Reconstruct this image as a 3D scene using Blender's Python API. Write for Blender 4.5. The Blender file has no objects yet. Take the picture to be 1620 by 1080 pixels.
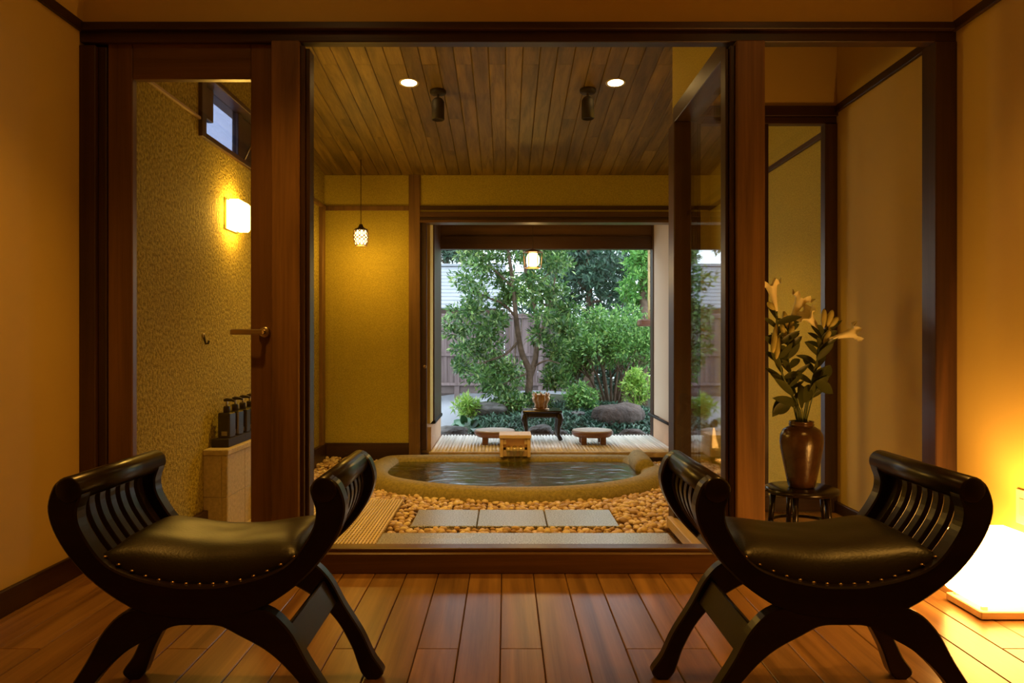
import bpy, bmesh, math, random
import numpy as np
from mathutils import Vector, Matrix, noise

random.seed(7); rng = np.random.default_rng(7)
SC = bpy.context.scene
COL = SC.collection

# ------------------------------------------------------------------ camera / world / exposure
H = 0.927            # eye height (m)
F = 1200.0           # focal length in px of the 1620 px wide frame
D = 3.03             # distance of the glass front
cam_d = bpy.data.cameras.new('camera'); cam = bpy.data.objects.new('camera', cam_d); COL.objects.link(cam)
cam_d.sensor_width = 36.0; cam_d.lens = F / 1620 * 36.0
cam_d.shift_x = 10 / 1620.0; cam_d.shift_y = 0.0
cam_d.clip_start = 0.02; cam_d.clip_end = 200
cam.location = (0, 0, H); cam.rotation_euler = (math.pi / 2, 0, 0)
SC.camera = cam

w = bpy.data.worlds.new('world'); SC.world = w; w.use_nodes = True
bg = w.node_tree.nodes['Background']; bg.inputs[0].default_value = (0.76, 0.88, 1.0, 1); bg.inputs[1].default_value = 4.2
SC.view_settings.view_transform = 'Standard'; SC.view_settings.look = 'None'
SC.view_settings.exposure = 0.0; SC.view_settings.gamma = 1.0; SC.view_settings.use_curve_mapping = False

WARM = (1.0, 0.45, 0.06)
WARM2 = (1.0, 0.55, 0.08)

def lamp(name, kind, loc, energy, color, size=0.05, parent=None, spot=None, rot=None):
    d = bpy.data.lights.new(name, kind); o = bpy.data.objects.new(name, d); COL.objects.link(o)
    d.energy = energy; d.color = color
    if kind in ('POINT', 'SPOT'): d.shadow_soft_size = size
    if kind == 'SPOT': d.spot_size = spot; d.spot_blend = 0.7
    if kind == 'AREA': d.size = size
    if parent: o.parent = parent; loc = Vector(loc) - parent.location
    o.location = loc
    if rot: o.rotation_euler = rot
    return o

def P(x, y, Y):
    """photo pixel at distance Y -> world"""
    return Vector(((x - 800) / F * Y, Y, H - (y - 540) / F * Y))

# ------------------------------------------------------------------ materials
def nt(m): m.use_nodes = True; return m.node_tree
def new_mat(name):
    m = bpy.data.materials.new(name); t = nt(m); b = t.nodes['Principled BSDF']; return m, t, b
def N(t, typ, **kw):
    n = t.nodes.new(typ)
    for k, v in kw.items(): setattr(n, k, v)
    return n
def ramp(t, stops):
    r = N(t, 'ShaderNodeValToRGB'); e = r.color_ramp.elements
    while len(e) < len(stops): e.new(0.5)
    for i, (p, c) in enumerate(stops):
        e[i].position = p; e[i].color = (*c, 1)
    return r
def coords(t, scale=(1, 1, 1), rand=0.0):
    tc = N(t, 'ShaderNodeTexCoord'); out = tc.outputs['Object']
    if rand:
        oi = N(t, 'ShaderNodeObjectInfo'); mu = N(t, 'ShaderNodeMath', operation='MULTIPLY'); mu.inputs[1].default_value = rand
        t.links.new(oi.outputs['Random'], mu.inputs[0])
        ad = N(t, 'ShaderNodeVectorMath', operation='ADD'); t.links.new(out, ad.inputs[0]); t.links.new(mu.outputs[0], ad.inputs[1]); out = ad.outputs[0]
    mp = N(t, 'ShaderNodeMapping'); mp.inputs['Scale'].default_value = scale; t.links.new(out, mp.inputs[0])
    return mp.outputs[0]
def bump(t, b, h, strength, dist=0.01):
    bp = N(t, 'ShaderNodeBump'); bp.inputs['Strength'].default_value = strength; bp.inputs['Distance'].default_value = dist
    t.links.new(h, bp.inputs['Height']); t.links.new(bp.outputs[0], b.inputs['Normal'])
def noise_tex(t, vec, scale, detail=4, rough=0.55, dist=0.0):
    n = N(t, 'ShaderNodeTexNoise'); n.inputs['Scale'].default_value = scale; n.inputs['Detail'].default_value = detail
    n.inputs['Roughness'].default_value = rough; n.inputs['Distortion'].default_value = dist
    t.links.new(vec, n.inputs['Vector']); return n

def mat_plain(name, col, rough=0.5, metal=0.0, spec=0.5, nscale=0, namp=0.15, bscale=0, bstr=0.2, bdist=0.004, rand=0):
    m, t, b = new_mat(name)
    b.inputs['Roughness'].default_value = rough; b.inputs['Metallic'].default_value = metal
    b.inputs['Specular IOR Level'].default_value = spec
    b.inputs['Base Color'].default_value = (*col, 1)
    v = coords(t, rand=rand)
    if nscale:
        n = noise_tex(t, v, nscale)
        r = ramp(t, [(0.3, tuple(c * (1 - namp) for c in col)), (0.7, tuple(min(1, c * (1 + namp)) for c in col))])
        t.links.new(n.outputs['Fac'], r.inputs[0]); t.links.new(r.outputs[0], b.inputs['Base Color'])
    if bscale:
        n2 = noise_tex(t, v, bscale, 3); bump(t, b, n2.outputs['Fac'], bstr, bdist)
    return m

def mat_wood(name, c0, c1, axis='z', rough=0.4, grain=16.0, rand=13.0, bstr=0.12, spec=0.5, along=0.7, var=0.0):
    m, t, b = new_mat(name)
    s = [grain, grain, grain]; s['xyz'.index(axis)] = along
    v = coords(t, tuple(s), rand)
    n = noise_tex(t, v, 1.0, 5, 0.6, 1.6)
    sf = [grain * 9] * 3; sf['xyz'.index(axis)] = along * 4
    v2 = coords(t, tuple(sf), rand); n2 = noise_tex(t, v2, 1.0, 3, 0.6, 0.2)
    # growth rings
    sw = [grain * 0.45] * 3; sw['xyz'.index(axis)] = along * 0.55
    v3 = coords(t, tuple(sw), rand); wv = N(t, 'ShaderNodeTexNoise'); wv.inputs['Scale'].default_value = 1.0; wv.inputs['Detail'].default_value = 1.5
    t.links.new(v3, wv.inputs['Vector'])
    mu = N(t, 'ShaderNodeMath', operation='MULTIPLY'); mu.inputs[1].default_value = 26.0; t.links.new(wv.outputs['Fac'], mu.inputs[0])
    sn = N(t, 'ShaderNodeMath', operation='SINE'); t.links.new(mu.outputs[0], sn.inputs[0])
    ma = N(t, 'ShaderNodeMath', operation='MULTIPLY_ADD'); ma.inputs[1].default_value = 0.11; t.links.new(sn.outputs[0], ma.inputs[0]); t.links.new(n.outputs['Fac'], ma.inputs[2])
    m2 = N(t, 'ShaderNodeMath', operation='MULTIPLY_ADD'); m2.inputs[1].default_value = 0.35; t.links.new(n2.outputs['Fac'], m2.inputs[0]); t.links.new(ma.outputs[0], m2.inputs[2])
    r = ramp(t, [(0.42, c0), (0.92, c1)]); t.links.new(m2.outputs[0], r.inputs[0])
    out = r.outputs[0]
    if var:
        oi = N(t, 'ShaderNodeObjectInfo'); mr = N(t, 'ShaderNodeMapRange'); mr.inputs['To Min'].default_value = 1 - var; mr.inputs['To Max'].default_value = 1 + var
        t.links.new(oi.outputs['Random'], mr.inputs[0])
        hs = N(t, 'ShaderNodeHueSaturation'); t.links.new(out, hs.inputs['Color']); t.links.new(mr.outputs[0], hs.inputs['Value']); out = hs.outputs[0]
    t.links.new(out, b.inputs['Base Color'])
    b.inputs['Roughness'].default_value = rough; b.inputs['Specular IOR Level'].default_value = spec
    bump(t, b, m2.outputs[0], bstr, 0.004)
    return m

def mat_plaster(name, col, bscale, bstr, bdist, nscale=1.2, namp=0.05, speck=0.0):
    m, t, b = new_mat(name); v = coords(t)
    n = noise_tex(t, v, nscale, 4)
    r = ramp(t, [(0.3, tuple(c * (1 - namp) for c in col)), (0.7, tuple(min(1, c * (1 + namp)) for c in col))])
    t.links.new(n.outputs['Fac'], r.inputs[0]); out = r.outputs[0]
    nb = noise_tex(t, v, bscale, 3, 0.6)
    if speck:
        mx = N(t, 'ShaderNodeMix', data_type='RGBA', blend_type='MULTIPLY'); mx.inputs[0].default_value = speck
        r2 = ramp(t, [(0.38, (0.25, 0.22, 0.18)), (0.62, (1, 1, 1))]); t.links.new(nb.outputs['Fac'], r2.inputs[0])
        t.links.new(out, mx.inputs[6]); t.links.new(r2.outputs[0], mx.inputs[7]); out = mx.outputs[2]
    t.links.new(out, b.inputs['Base Color']); b.inputs['Roughness'].default_value = 0.85; b.inputs['Specular IOR Level'].default_value = 0.25
    bump(t, b, nb.outputs['Fac'], bstr, bdist)
    return m

def mat_emit(name, col, strength):
    m = bpy.data.materials.new(name); t = nt(m); t.nodes.clear()
    e = N(t, 'ShaderNodeEmission'); e.inputs[0].default_value = (*col, 1); e.inputs[1].default_value = strength
    o = N(t, 'ShaderNodeOutputMaterial'); t.links.new(e.outputs[0], o.inputs[0]); return m

def mat_glass(name, tint=(1, 1, 1), f0=0.04, rough=0.0, wave=0.0, wscale=6.0):
    m = bpy.data.materials.new(name); t = nt(m); t.nodes.clear()
    g = N(t, 'ShaderNodeNewGeometry'); dt = N(t, 'ShaderNodeVectorMath', operation='DOT_PRODUCT')
    t.links.new(g.outputs['Incoming'], dt.inputs[1])
    gl = N(t, 'ShaderNodeBsdfGlossy'); gl.inputs['Roughness'].default_value = rough
    if wave:
        v = coords(t, (1, 1.6, 1)); n = noise_tex(t, v, wscale, 2, 0.5, 0.6)
        bp = N(t, 'ShaderNodeBump'); bp.inputs['Strength'].default_value = wave; bp.inputs['Distance'].default_value = 0.05
        t.links.new(n.outputs['Fac'], bp.inputs['Height']); t.links.new(bp.outputs[0], gl.inputs['Normal']); t.links.new(bp.outputs[0], dt.inputs[0])
    else:
        t.links.new(g.outputs['Normal'], dt.inputs[0])
    ab = N(t, 'ShaderNodeMath', operation='ABSOLUTE'); t.links.new(dt.outputs['Value'], ab.inputs[0])
    su = N(t, 'ShaderNodeMath', operation='SUBTRACT', use_clamp=True); su.inputs[0].default_value = 1; t.links.new(ab.outputs[0], su.inputs[1])
    pw = N(t, 'ShaderNodeMath', operation='POWER'); pw.inputs[1].default_value = 5; t.links.new(su.outputs[0], pw.inputs[0])
    ma = N(t, 'ShaderNodeMath', operation='MULTIPLY_ADD'); ma.inputs[1].default_value = 1 - f0; ma.inputs[2].default_value = f0; t.links.new(pw.outputs[0], ma.inputs[0])
    tr = N(t, 'ShaderNodeBsdfTransparent'); tr.inputs[0].default_value = (*tint, 1)
    mx = N(t, 'ShaderNodeMixShader'); t.links.new(ma.outputs[0], mx.inputs[0]); t.links.new(tr.outputs[0], mx.inputs[1]); t.links.new(gl.outputs[0], mx.inputs[2])
    o = N(t, 'ShaderNodeOutputMaterial'); t.links.new(mx.outputs[0], o.inputs[0]); return m

def mat_leaf(name, stops, rough=0.38, transl=0.3):
    m, t, b = new_mat(name); g = N(t, 'ShaderNodeNewGeometry')
    r = ramp(t, stops); t.links.new(g.outputs['Random Per Island'], r.inputs[0]); t.links.new(r.outputs[0], b.inputs['Base Color'])
    b.inputs['Roughness'].default_value = rough
    tl = N(t, 'ShaderNodeBsdfTranslucent'); t.links.new(r.outputs[0], tl.inputs[0])
    mx = N(t, 'ShaderNodeMixShader'); mx.inputs[0].default_value = transl
    o = t.nodes['Material Output']; t.links.new(b.outputs[0], mx.inputs[1]); t.links.new(tl.outputs[0], mx.inputs[2]); t.links.new(mx.outputs[0], o.inputs[0])
    return m

M = {}
M['wall'] = mat_plaster('beige_plaster', (0.69, 0.515, 0.15), 90, 0.15, 0.002)
M['stucco'] = mat_plaster('rough_stucco', (0.64, 0.52, 0.08), 130, 0.5, 0.006, speck=0.35)
M['stucco_coarse'] = mat_plaster('coarse_stucco', (0.56, 0.45, 0.08), 62, 1.0, 0.012, speck=0.75)
M['dark'] = mat_wood('dark_frame_wood', (0.030, 0.012, 0.006), (0.075, 0.032, 0.013), 'z', 0.42, 14)
M['dark_x'] = mat_wood('dark_beam_wood', (0.028, 0.011, 0.006), (0.068, 0.029, 0.012), 'x', 0.42, 14)
M['dark_y'] = mat_wood('dark_trim_wood', (0.025, 0.010, 0.006), (0.058, 0.025, 0.011), 'y', 0.42, 14)
M['post'] = mat_wood('brown_post_wood', (0.12, 0.060, 0.020), (0.28, 0.150, 0.050), 'z', 0.45, 11)
M['door'] = mat_wood('door_wood', (0.11, 0.052, 0.018), (0.21, 0.105, 0.038), 'z', 0.4, 13)
M['door_x'] = mat_wood('door_rail_wood', (0.10, 0.048, 0.017), (0.19, 0.096, 0.034), 'x', 0.4, 13)
M['sill'] = mat_wood('sill_wood', (0.07, 0.032, 0.012), (0.15, 0.072, 0.026), 'x', 0.35, 13)
M['floor'] = mat_wood('cedar_floor_planks', (0.17, 0.082, 0.028), (0.40, 0.218, 0.080), 'y', 0.30, 11, 29, 0.15, 0.5, 0.5, 0.18)
M['ceil'] = mat_wood('ceiling_boards', (0.12, 0.078, 0.012), (0.31, 0.205, 0.040), 'y', 0.5, 17, 31, 0.2, 0.35, 0.7, 0.2)
M['pale'] = mat_wood('pale_sill_wood', (0.40, 0.27, 0.12), (0.62, 0.45, 0.22), 'y', 0.5, 14)
M['hinoki'] = mat_wood('hinoki_wood', (0.76, 0.52, 0.30), (0.94, 0.74, 0.50), 'x', 0.5, 12)
M['bamboo'] = mat_wood('pale_bamboo', (0.84, 0.78, 0.67), (0.97, 0.93, 0.86), 'y', 0.32, 20, 17, 0.1, 0.5, 0.9, 0.15)
M['mat'] = mat_wood('duckboard_bamboo', (0.60, 0.46, 0.20), (0.85, 0.68, 0.34), 'y', 0.5, 20, 9)
M['black'] = mat_wood('black_lacquer_wood', (0.008, 0.005, 0.004), (0.022, 0.011, 0.008), 'x', 0.28, 12, 5, 0.05)
M['stoolblack'] = mat_plain('black_lacquer', (0.012, 0.007, 0.005), 0.2)
M['leather'] = mat_plain('black_leather', (0.022, 0.019, 0.012), 0.38, 0, 0.6, 6, 0.3, 160, 0.25, 0.002)
M['brass'] = mat_plain('brass_nails', (0.42, 0.30, 0.16), 0.35, 1.0)
M['steel'] = mat_plain('brushed_steel', (0.62, 0.55, 0.45), 0.28, 1.0)
M['blackmetal'] = mat_plain('black_metal', (0.012, 0.010, 0.008), 0.65, 0.0, 0.3)
M['plastic'] = mat_plain('dark_green_plastic', (0.010, 0.013, 0.008), 0.22)
M['pump'] = mat_plain('black_pump', (0.008, 0.007, 0.006), 0.35)
M['label'] = mat_plain('label_print', (0.45, 0.42, 0.35), 0.6)
M['tile'] = mat_plain('sandstone_tile', (0.52, 0.42, 0.22), 0.6, 0, 0.4, 60, 0.18, 220, 0.25, 0.002)
M['grout'] = mat_plain('pale_grout', (0.62, 0.54, 0.36), 0.8)
M['tub'] = mat_plain('bath_stone', (0.33, 0.265, 0.085), 0.68, 0, 0.4, 55, 0.30, 190, 0.7, 0.006)
M['pebble'] = mat_plain('pebble', (0.56, 0.36, 0.20), 0.5, 0, 0.5, 18, 0.45, 60, 0.2, 0.003, rand=40)
M['pebble_bed'] = mat_plain('pebble_bed', (0.22, 0.13, 0.07), 0.9, 0, 0.2, 60, 0.5)
M['leafstem'] = mat_plain('flower_stem_green', (0.10, 0.13, 0.035), 0.5)
M['lily'] = mat_plain('cream_lily_petal', (0.99, 0.90, 0.52), 0.5, 0, 0.4, 20, 0.05)
M['bud'] = mat_plain('lily_bud', (0.52, 0.46, 0.13), 0.5, 0, 0.4, 20, 0.15)
M['lilyleaf'] = mat_leaf('lily_leaf', [(0, (0.045, 0.065, 0.020)), (0.6, (0.085, 0.10, 0.028)), (1, (0.20, 0.19, 0.05))], 0.4, 0.2)
M['vase'] = mat_plain('brown_glazed_stoneware', (0.060, 0.026, 0.009), 0.24, 0, 0.6, 8, 0.5, 70, 0.35, 0.003)
M['rock'] = mat_plain('grey_rock', (0.10, 0.095, 0.09), 0.8, 0, 0.3, 7, 0.5, 22, 0.9, 0.03)
M['rockbrown'] = mat_plain('brown_rock', (0.075, 0.055, 0.045), 0.8, 0, 0.3, 5, 0.55, 20, 0.9, 0.03)
M['bark'] = mat_plain('bark', (0.14, 0.095, 0.065), 0.85, 0, 0.2, 14, 0.4, 40, 0.8, 0.01)
M['fence'] = mat_wood('weathered_fence_wood', (0.11, 0.080, 0.075), (0.22, 0.165, 0.155), 'z', 0.8, 12, 11, 0.1, 0.2, 0.7, 0.15)
M['roof'] = mat_plain('pale_grey_roof_sheet', (0.28, 0.30, 0.32), 0.45, 0, 0.4, 5, 0.08)
M['shedwall'] = mat_plain('shed_wall', (0.13, 0.10, 0.09), 0.8, 0, 0.2, 6, 0.2)
M['engawa'] = mat_plaster('wing_wall_plaster', (0.66, 0.54, 0.40), 70, 0.3, 0.003)
M['skirting'] = mat_plain('tan_skirting', (0.66, 0.44, 0.28), 0.6, 0, 0.3, 4, 0.1)
M['paper'] = mat_emit('lit_washi_paper', (1.0, 0.47, 0.10), 22.0)
M['sconce'] = mat_emit('lit_sconce_glass', (1.0, 0.56, 0.09), 60.0)
M['downlight'] = mat_emit('downlight_lens', (1.0, 0.62, 0.20), 40.0)
M['pendant'] = mat_emit('pendant_glow', (1.0, 0.66, 0.26), 8)
M['bulb'] = mat_emit('lantern_glow', (1.0, 0.66, 0.28), 10.0)
M['glass'] = mat_glass('clear_glass')
M['glass_bath'] = mat_glass('tinted_window_glass', (0.41, 0.43, 0.51))
M['water'] = mat_glass('bath_water', (0.52, 0.60, 0.40), 0.035, 0.17, 0.45, 4.0)
M['stream'] = mat_glass('falling_water', (0.93, 0.95, 0.93), 0.10, 0.15)
M['bronze'] = mat_plain('bronze_pot', (0.46, 0.29, 0.16), 0.35, 0.75, 0.5, 20, 0.3)
M['stooltop'] = mat_plain('pale_stool_seat', (0.62, 0.55, 0.48), 0.55, 0, 0.4, 18, 0.1)
M['stoolwood'] = mat_wood('red_brown_stool_wood', (0.13, 0.055, 0.030), (0.28, 0.13, 0.075), 'x', 0.4, 14)
M['mirror'] = mat_plain('mirror_glass', (0.8, 0.8, 0.78), 0.03, 1.0)
M['carved'] = mat_plain('carved_dark_wood', (0.10, 0.05, 0.025), 0.4, 0, 0.5, 14, 0.4)
M['outlet'] = mat_plain('cream_plastic', (0.75, 0.66, 0.45), 0.4)
M['cord'] = mat_plain('lamp_cord', (0.05, 0.035, 0.02), 0.6)
M['mondo'] = mat_leaf('mondo_grass_blade', [(0, (0.02, 0.055, 0.036)), (0.6, (0.045, 0.11, 0.070)), (1, (0.14, 0.25, 0.16))], 0.35, 0.15)
M['leaf_tree'] = mat_leaf('camellia_leaf', [(0, (0.025, 0.075, 0.022)), (0.45, (0.06, 0.16, 0.04)), (0.8, (0.16, 0.31, 0.075)), (1, (0.40, 0.50, 0.18))], 0.26, 0.3)
M['leaf_shrub'] = mat_leaf('azalea_leaf', [(0, (0.045, 0.14, 0.032)), (0.5, (0.11, 0.28, 0.06)), (0.85, (0.24, 0.45, 0.10)), (1, (0.46, 0.62, 0.20))], 0.36, 0.3)
M['leaf_dark'] = mat_leaf('conifer_leaf', [(0, (0.022, 0.060, 0.040)), (0.6, (0.05, 0.12, 0.075)), (1, (0.13, 0.24, 0.14))], 0.45, 0.25)
M['leaf_bright'] = mat_leaf('maple_leaf', [(0, (0.07, 0.22, 0.05)), (0.5, (0.14, 0.38, 0.08)), (1, (0.32, 0.55, 0.14))], 0.42, 0.4)
M['leaf_lime'] = mat_leaf('lime_leaf', [(0, (0.14, 0.30, 0.045)), (0.5, (0.26, 0.46, 0.07)), (1, (0.48, 0.62, 0.14))], 0.42, 0.35)
M['fatsia'] = mat_leaf('broad_leaf', [(0, (0.03, 0.12, 0.05)), (1, (0.07, 0.22, 0.10))], 0.25, 0.2)
m, t, b = new_mat('garden_soil_and_gravel')   # pale gravel on the left, soil elsewhere
v = coords(t); n = noise_tex(t, v, 120, 3)
r = ramp(t, [(0.3, (0.16, 0.165, 0.18)), (0.7, (0.46, 0.48, 0.52))]); t.links.new(n.outputs['Fac'], r.inputs[0]); t.links.new(r.outputs[0], b.inputs['Base Color']); b.inputs['Roughness'].default_value = 0.9
bump(t, b, n.outputs['Fac'], 0.8, 0.02); M['ggravel'] = m
M['soil'] = mat_plain('dark_soil', (0.05, 0.055, 0.035), 0.95, 0, 0.1, 20, 0.4)
def mat_granite(name, spot=None):
    m, t, b = new_mat(name); v = coords(t)
    n = noise_tex(t, v, 120, 2, 0.75); r = ramp(t, [(0.38, (0.09, 0.095, 0.11)), (0.60, (0.62, 0.63, 0.68))]); t.links.new(n.outputs['Fac'], r.inputs[0])
    t.links.new(r.outputs[0], b.inputs['Base Color'])
    bump(t, b, n.outputs['Fac'], 0.9, 0.004); b.inputs['Coat Weight'].default_value = 1.0; b.inputs['Coat Roughness'].default_value = 0.3
    if spot:   # a dry patch on the wet stone
        tc = N(t, 'ShaderNodeTexCoord'); mp = N(t, 'ShaderNodeMapping'); mp.inputs['Location'].default_value = (-spot[0] / spot[2], -spot[1] / spot[3], 0); mp.inputs['Scale'].default_value = (1 / spot[2], 1 / spot[3], 0)
        t.links.new(tc.outputs['Object'], mp.inputs[0]); n2 = noise_tex(t, mp.outputs[0], 1.2, 2)
        ad = N(t, 'ShaderNodeVectorMath', operation='LENGTH'); t.links.new(mp.outputs[0], ad.inputs[0])
        a2 = N(t, 'ShaderNodeMath', operation='ADD'); t.links.new(ad.outputs['Value'], a2.inputs[0]); t.links.new(n2.outputs['Fac'], a2.inputs[1])
        r2 = ramp(t, [(0.0, (0.85,) * 3), (1.0, (0.24,) * 3)]); mr = N(t, 'ShaderNodeMapRange'); mr.inputs['From Min'].default_value = 1.3; mr.inputs['From Max'].default_value = 1.5
        t.links.new(a2.outputs[0], mr.inputs[0]); t.links.new(mr.outputs[0], r2.inputs[0]); t.links.new(r2.outputs[0], b.inputs['Roughness'])
    else: b.inputs['Roughness'].default_value = 0.24
    return m
M['granite'] = mat_granite('wet_granite')
M['granite_front'] = mat_granite('wet_granite_with_dry_patch', (-0.30, 4.0, 0.14, 0.055))

# ------------------------------------------------------------------ geometry helpers
def link(name, me, mat, parent=None, smooth=False):
    o = bpy.data.objects.new(name, me); COL.objects.link(o)
    if mat is not None and not me.materials: me.materials.append(M[mat] if isinstance(mat, str) else mat)
    if smooth and len(me.polygons): me.polygons.foreach_set('use_smooth', np.ones(len(me.polygons), dtype=bool))
    if parent is not None: o.parent = parent
    return o
def wloc(o):
    v = Vector((0, 0, 0))
    while o is not None: v = v + o.location; o = o.parent
    return v
def raw(name, verts, faces, mat, parent=None, smooth=False, local=False):
    """mesh from world coordinates (moved into the parent's space)"""
    if parent is not None and not local:
        L = wloc(parent); verts = [(p[0] - L.x, p[1] - L.y, p[2] - L.z) for p in verts]
    me = bpy.data.meshes.new(name); me.from_pydata([tuple(p) for p in verts], [], faces); me.update()
    return link(name, me, mat, parent, smooth)
def from_bm(name, bm, mat, parent=None, smooth=False, local=False):
    if parent is not None and not local:
        bmesh.ops.translate(bm, verts=bm.verts, vec=-wloc(parent))
    me = bpy.data.meshes.new(name); bm.to_mesh(me); bm.free(); return link(name, me, mat, parent, smooth)
def bm_box(bm, x0, x1, y0, y1, z0, z1, bev=0.0, mat4=None):
    vs = [bm.verts.new(p) for p in ((x0, y0, z0), (x1, y0, z0), (x1, y1, z0), (x0, y1, z0), (x0, y0, z1), (x1, y0, z1), (x1, y1, z1), (x0, y1, z1))]
    fs = [bm.faces.new([vs[i] for i in f]) for f in ((0, 3, 2, 1), (4, 5, 6, 7), (0, 1, 5, 4), (1, 2, 6, 5), (2, 3, 7, 6), (3, 0, 4, 7))]
    if bev > 0:
        es = list({e for f in fs for e in f.edges}); r = bmesh.ops.bevel(bm, geom=es, offset=bev, segments=1, affect='EDGES')
        vs = list({v for f in r['faces'] for v in f.verts} | {v for v in vs if v.is_valid})
    if mat4 is not None: bmesh.ops.transform(bm, matrix=mat4, verts=vs)
    return vs
def box(name, x0, x1, y0, y1, z0, z1, mat, parent=None, bev=0.003, local=False, mat4=None):
    bm = bmesh.new(); bm_box(bm, min(x0, x1), max(x0, x1), min(y0, y1), max(y0, y1), min(z0, z1), max(z0, z1), bev, mat4)
    return from_bm(name, bm, mat, parent, False, local)
def tube_data(pts, radii, seg=8, cap=True):
    pts = [Vector(p) for p in pts]; n = len(pts); vs = []; fs = []
    up = Vector((0, 0, 1)); d0 = (pts[1] - pts[0]).normalized()
    if abs(d0.dot(up)) > 0.95: up = Vector((1, 0, 0))
    a = d0.cross(up).normalized()
    for i in range(n):
        d = (pts[min(i + 1, n - 1)] - pts[max(i - 1, 0)]).normalized()
        a = (a - d * a.dot(d)).normalized(); b2 = d.cross(a); r = radii[i] if hasattr(radii, '__len__') else radii
        for k in range(seg):
            th = 2 * math.pi * k / seg; vs.append(pts[i] + (a * math.cos(th) + b2 * math.sin(th)) * r)
    for i in range(n - 1):
        for k in range(seg):
            k2 = (k + 1) % seg; fs.append((i * seg + k, i * seg + k2, (i + 1) * seg + k2, (i + 1) * seg + k))
    if cap: fs.append(tuple(range(seg))[::-1]); fs.append(tuple((n - 1) * seg + k for k in range(seg)))
    return vs, fs
def tube(name, pts, radii, mat, parent=None, seg=8, local=False, smooth=True):
    v, f = tube_data(pts, radii, seg); return raw(name, v, f, mat, parent, smooth, local)
def merge(parts):
    V = []; Fc = []
    for v, f in parts:
        o = len(V); V += list(v); Fc += [tuple(i + o for i in q) for q in f]
    return V, Fc
def lathe_data(prof, c=(0, 0, 0), seg=28, lob=None):
    vs = []; fs = []; n = len(prof)
    for (r, z) in prof:
        for k in range(seg):
            th = 2 * math.pi * k / seg; rr = r * (1 + (lob[1] * math.cos(lob[0] * th) if lob else 0))
            vs.append((c[0] + rr * math.cos(th), c[1] + rr * math.sin(th), c[2] + z))
    for i in range(n - 1):
        for k in range(seg):
            k2 = (k + 1) % seg; fs.append((i * seg + k, i * seg + k2, (i + 1) * seg + k2, (i + 1) * seg + k))
    if prof[0][0] > 1e-4: fs.append(tuple(range(seg))[::-1])
    if prof[-1][0] > 1e-4: fs.append(tuple((n - 1) * seg + k for k in range(seg)))
    return vs, fs
def lathe(name, prof, c, mat, parent=None, seg=28, local=False, smooth=True, lob=None):
    v, f = lathe_data(prof, c, seg, lob); return raw(name, v, f, mat, parent, smooth, local)
def catmull(pts, n=6, closed=False):
    pts = [np.array(p, float) for p in pts]; out = []; m = len(pts); rng_ = range(m if closed else m - 1)
    for i in rng_:
        if closed: p0, p1, p2, p3 = pts[(i - 1) % m], pts[i], pts[(i + 1) % m], pts[(i + 2) % m]
        else: p0, p1, p2, p3 = pts[max(i - 1, 0)], pts[i], pts[i + 1], pts[min(i + 2, m - 1)]
        for k in range(n):
            t_ = k / n; out.append(0.5 * ((2 * p1) + (-p0 + p2) * t_ + (2 * p0 - 5 * p1 + 4 * p2 - p3) * t_ ** 2 + (-p0 + 3 * p1 - 3 * p2 + p3) * t_ ** 3))
    if not closed: out.append(pts[-1])
    return out
def strip_prism(outer, inner, y0, y1, ch=0.004):
    """solid between two xz curves, from y0 to y1, chamfered a little"""
    n = len(outer); V = []; Fc = []
    for i in range(n):
        o, q = np.array(outer[i]), np.array(inner[i]); d = (q - o); L = np.linalg.norm(d); d = d / max(L, 1e-6) * min(ch, L * 0.3)
        V += [(o[0] + d[0], y0, o[1] + d[1]), (q[0] - d[0], y0, q[1] - d[1]), (q[0], y0 + ch, q[1]), (q[0], y1 - ch, q[1]),
              (q[0] - d[0], y1, q[1] - d[1]), (o[0] + d[0], y1, o[1] + d[1]), (o[0], y1 - ch, o[1]), (o[0], y0 + ch, o[1])]
    for i in range(n - 1):
        for k in range(8):
            k2 = (k + 1) % 8; Fc.append((i * 8 + k, (i + 1) * 8 + k, (i + 1) * 8 + k2, i * 8 + k2))
    Fc.append(tuple(range(8))); Fc.append(tuple((n - 1) * 8 + k for k in range(8))[::-1])
    return V, Fc
def empty(name, loc, label, cat, group=None):
    o = bpy.data.objects.new(name, None); COL.objects.link(o); o.location = loc; o.empty_display_size = 0.1
    tag(o, label, cat, group); return o
def tag(o, label, cat=None, group=None, kind=None):
    o['label'] = label
    if cat: o['category'] = cat
    if group: o['group'] = group
    if kind: o['kind'] = kind
    return o
def struct(o, label, cat):
    return tag(o, label, cat, None, 'structure')
def dup(root, loc, label=None, rotz=None):
    r = root.copy(); COL.objects.link(r); r.location = loc
    if rotz is not None: r.rotation_euler.z = rotz
    if label: r['label'] = label
    for ch in list(root.children):
        c = ch.copy(); COL.objects.link(c); c.parent = r
        for g in list(ch.children):
            d = g.copy(); COL.objects.link(d); d.parent = c
    return r

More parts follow.
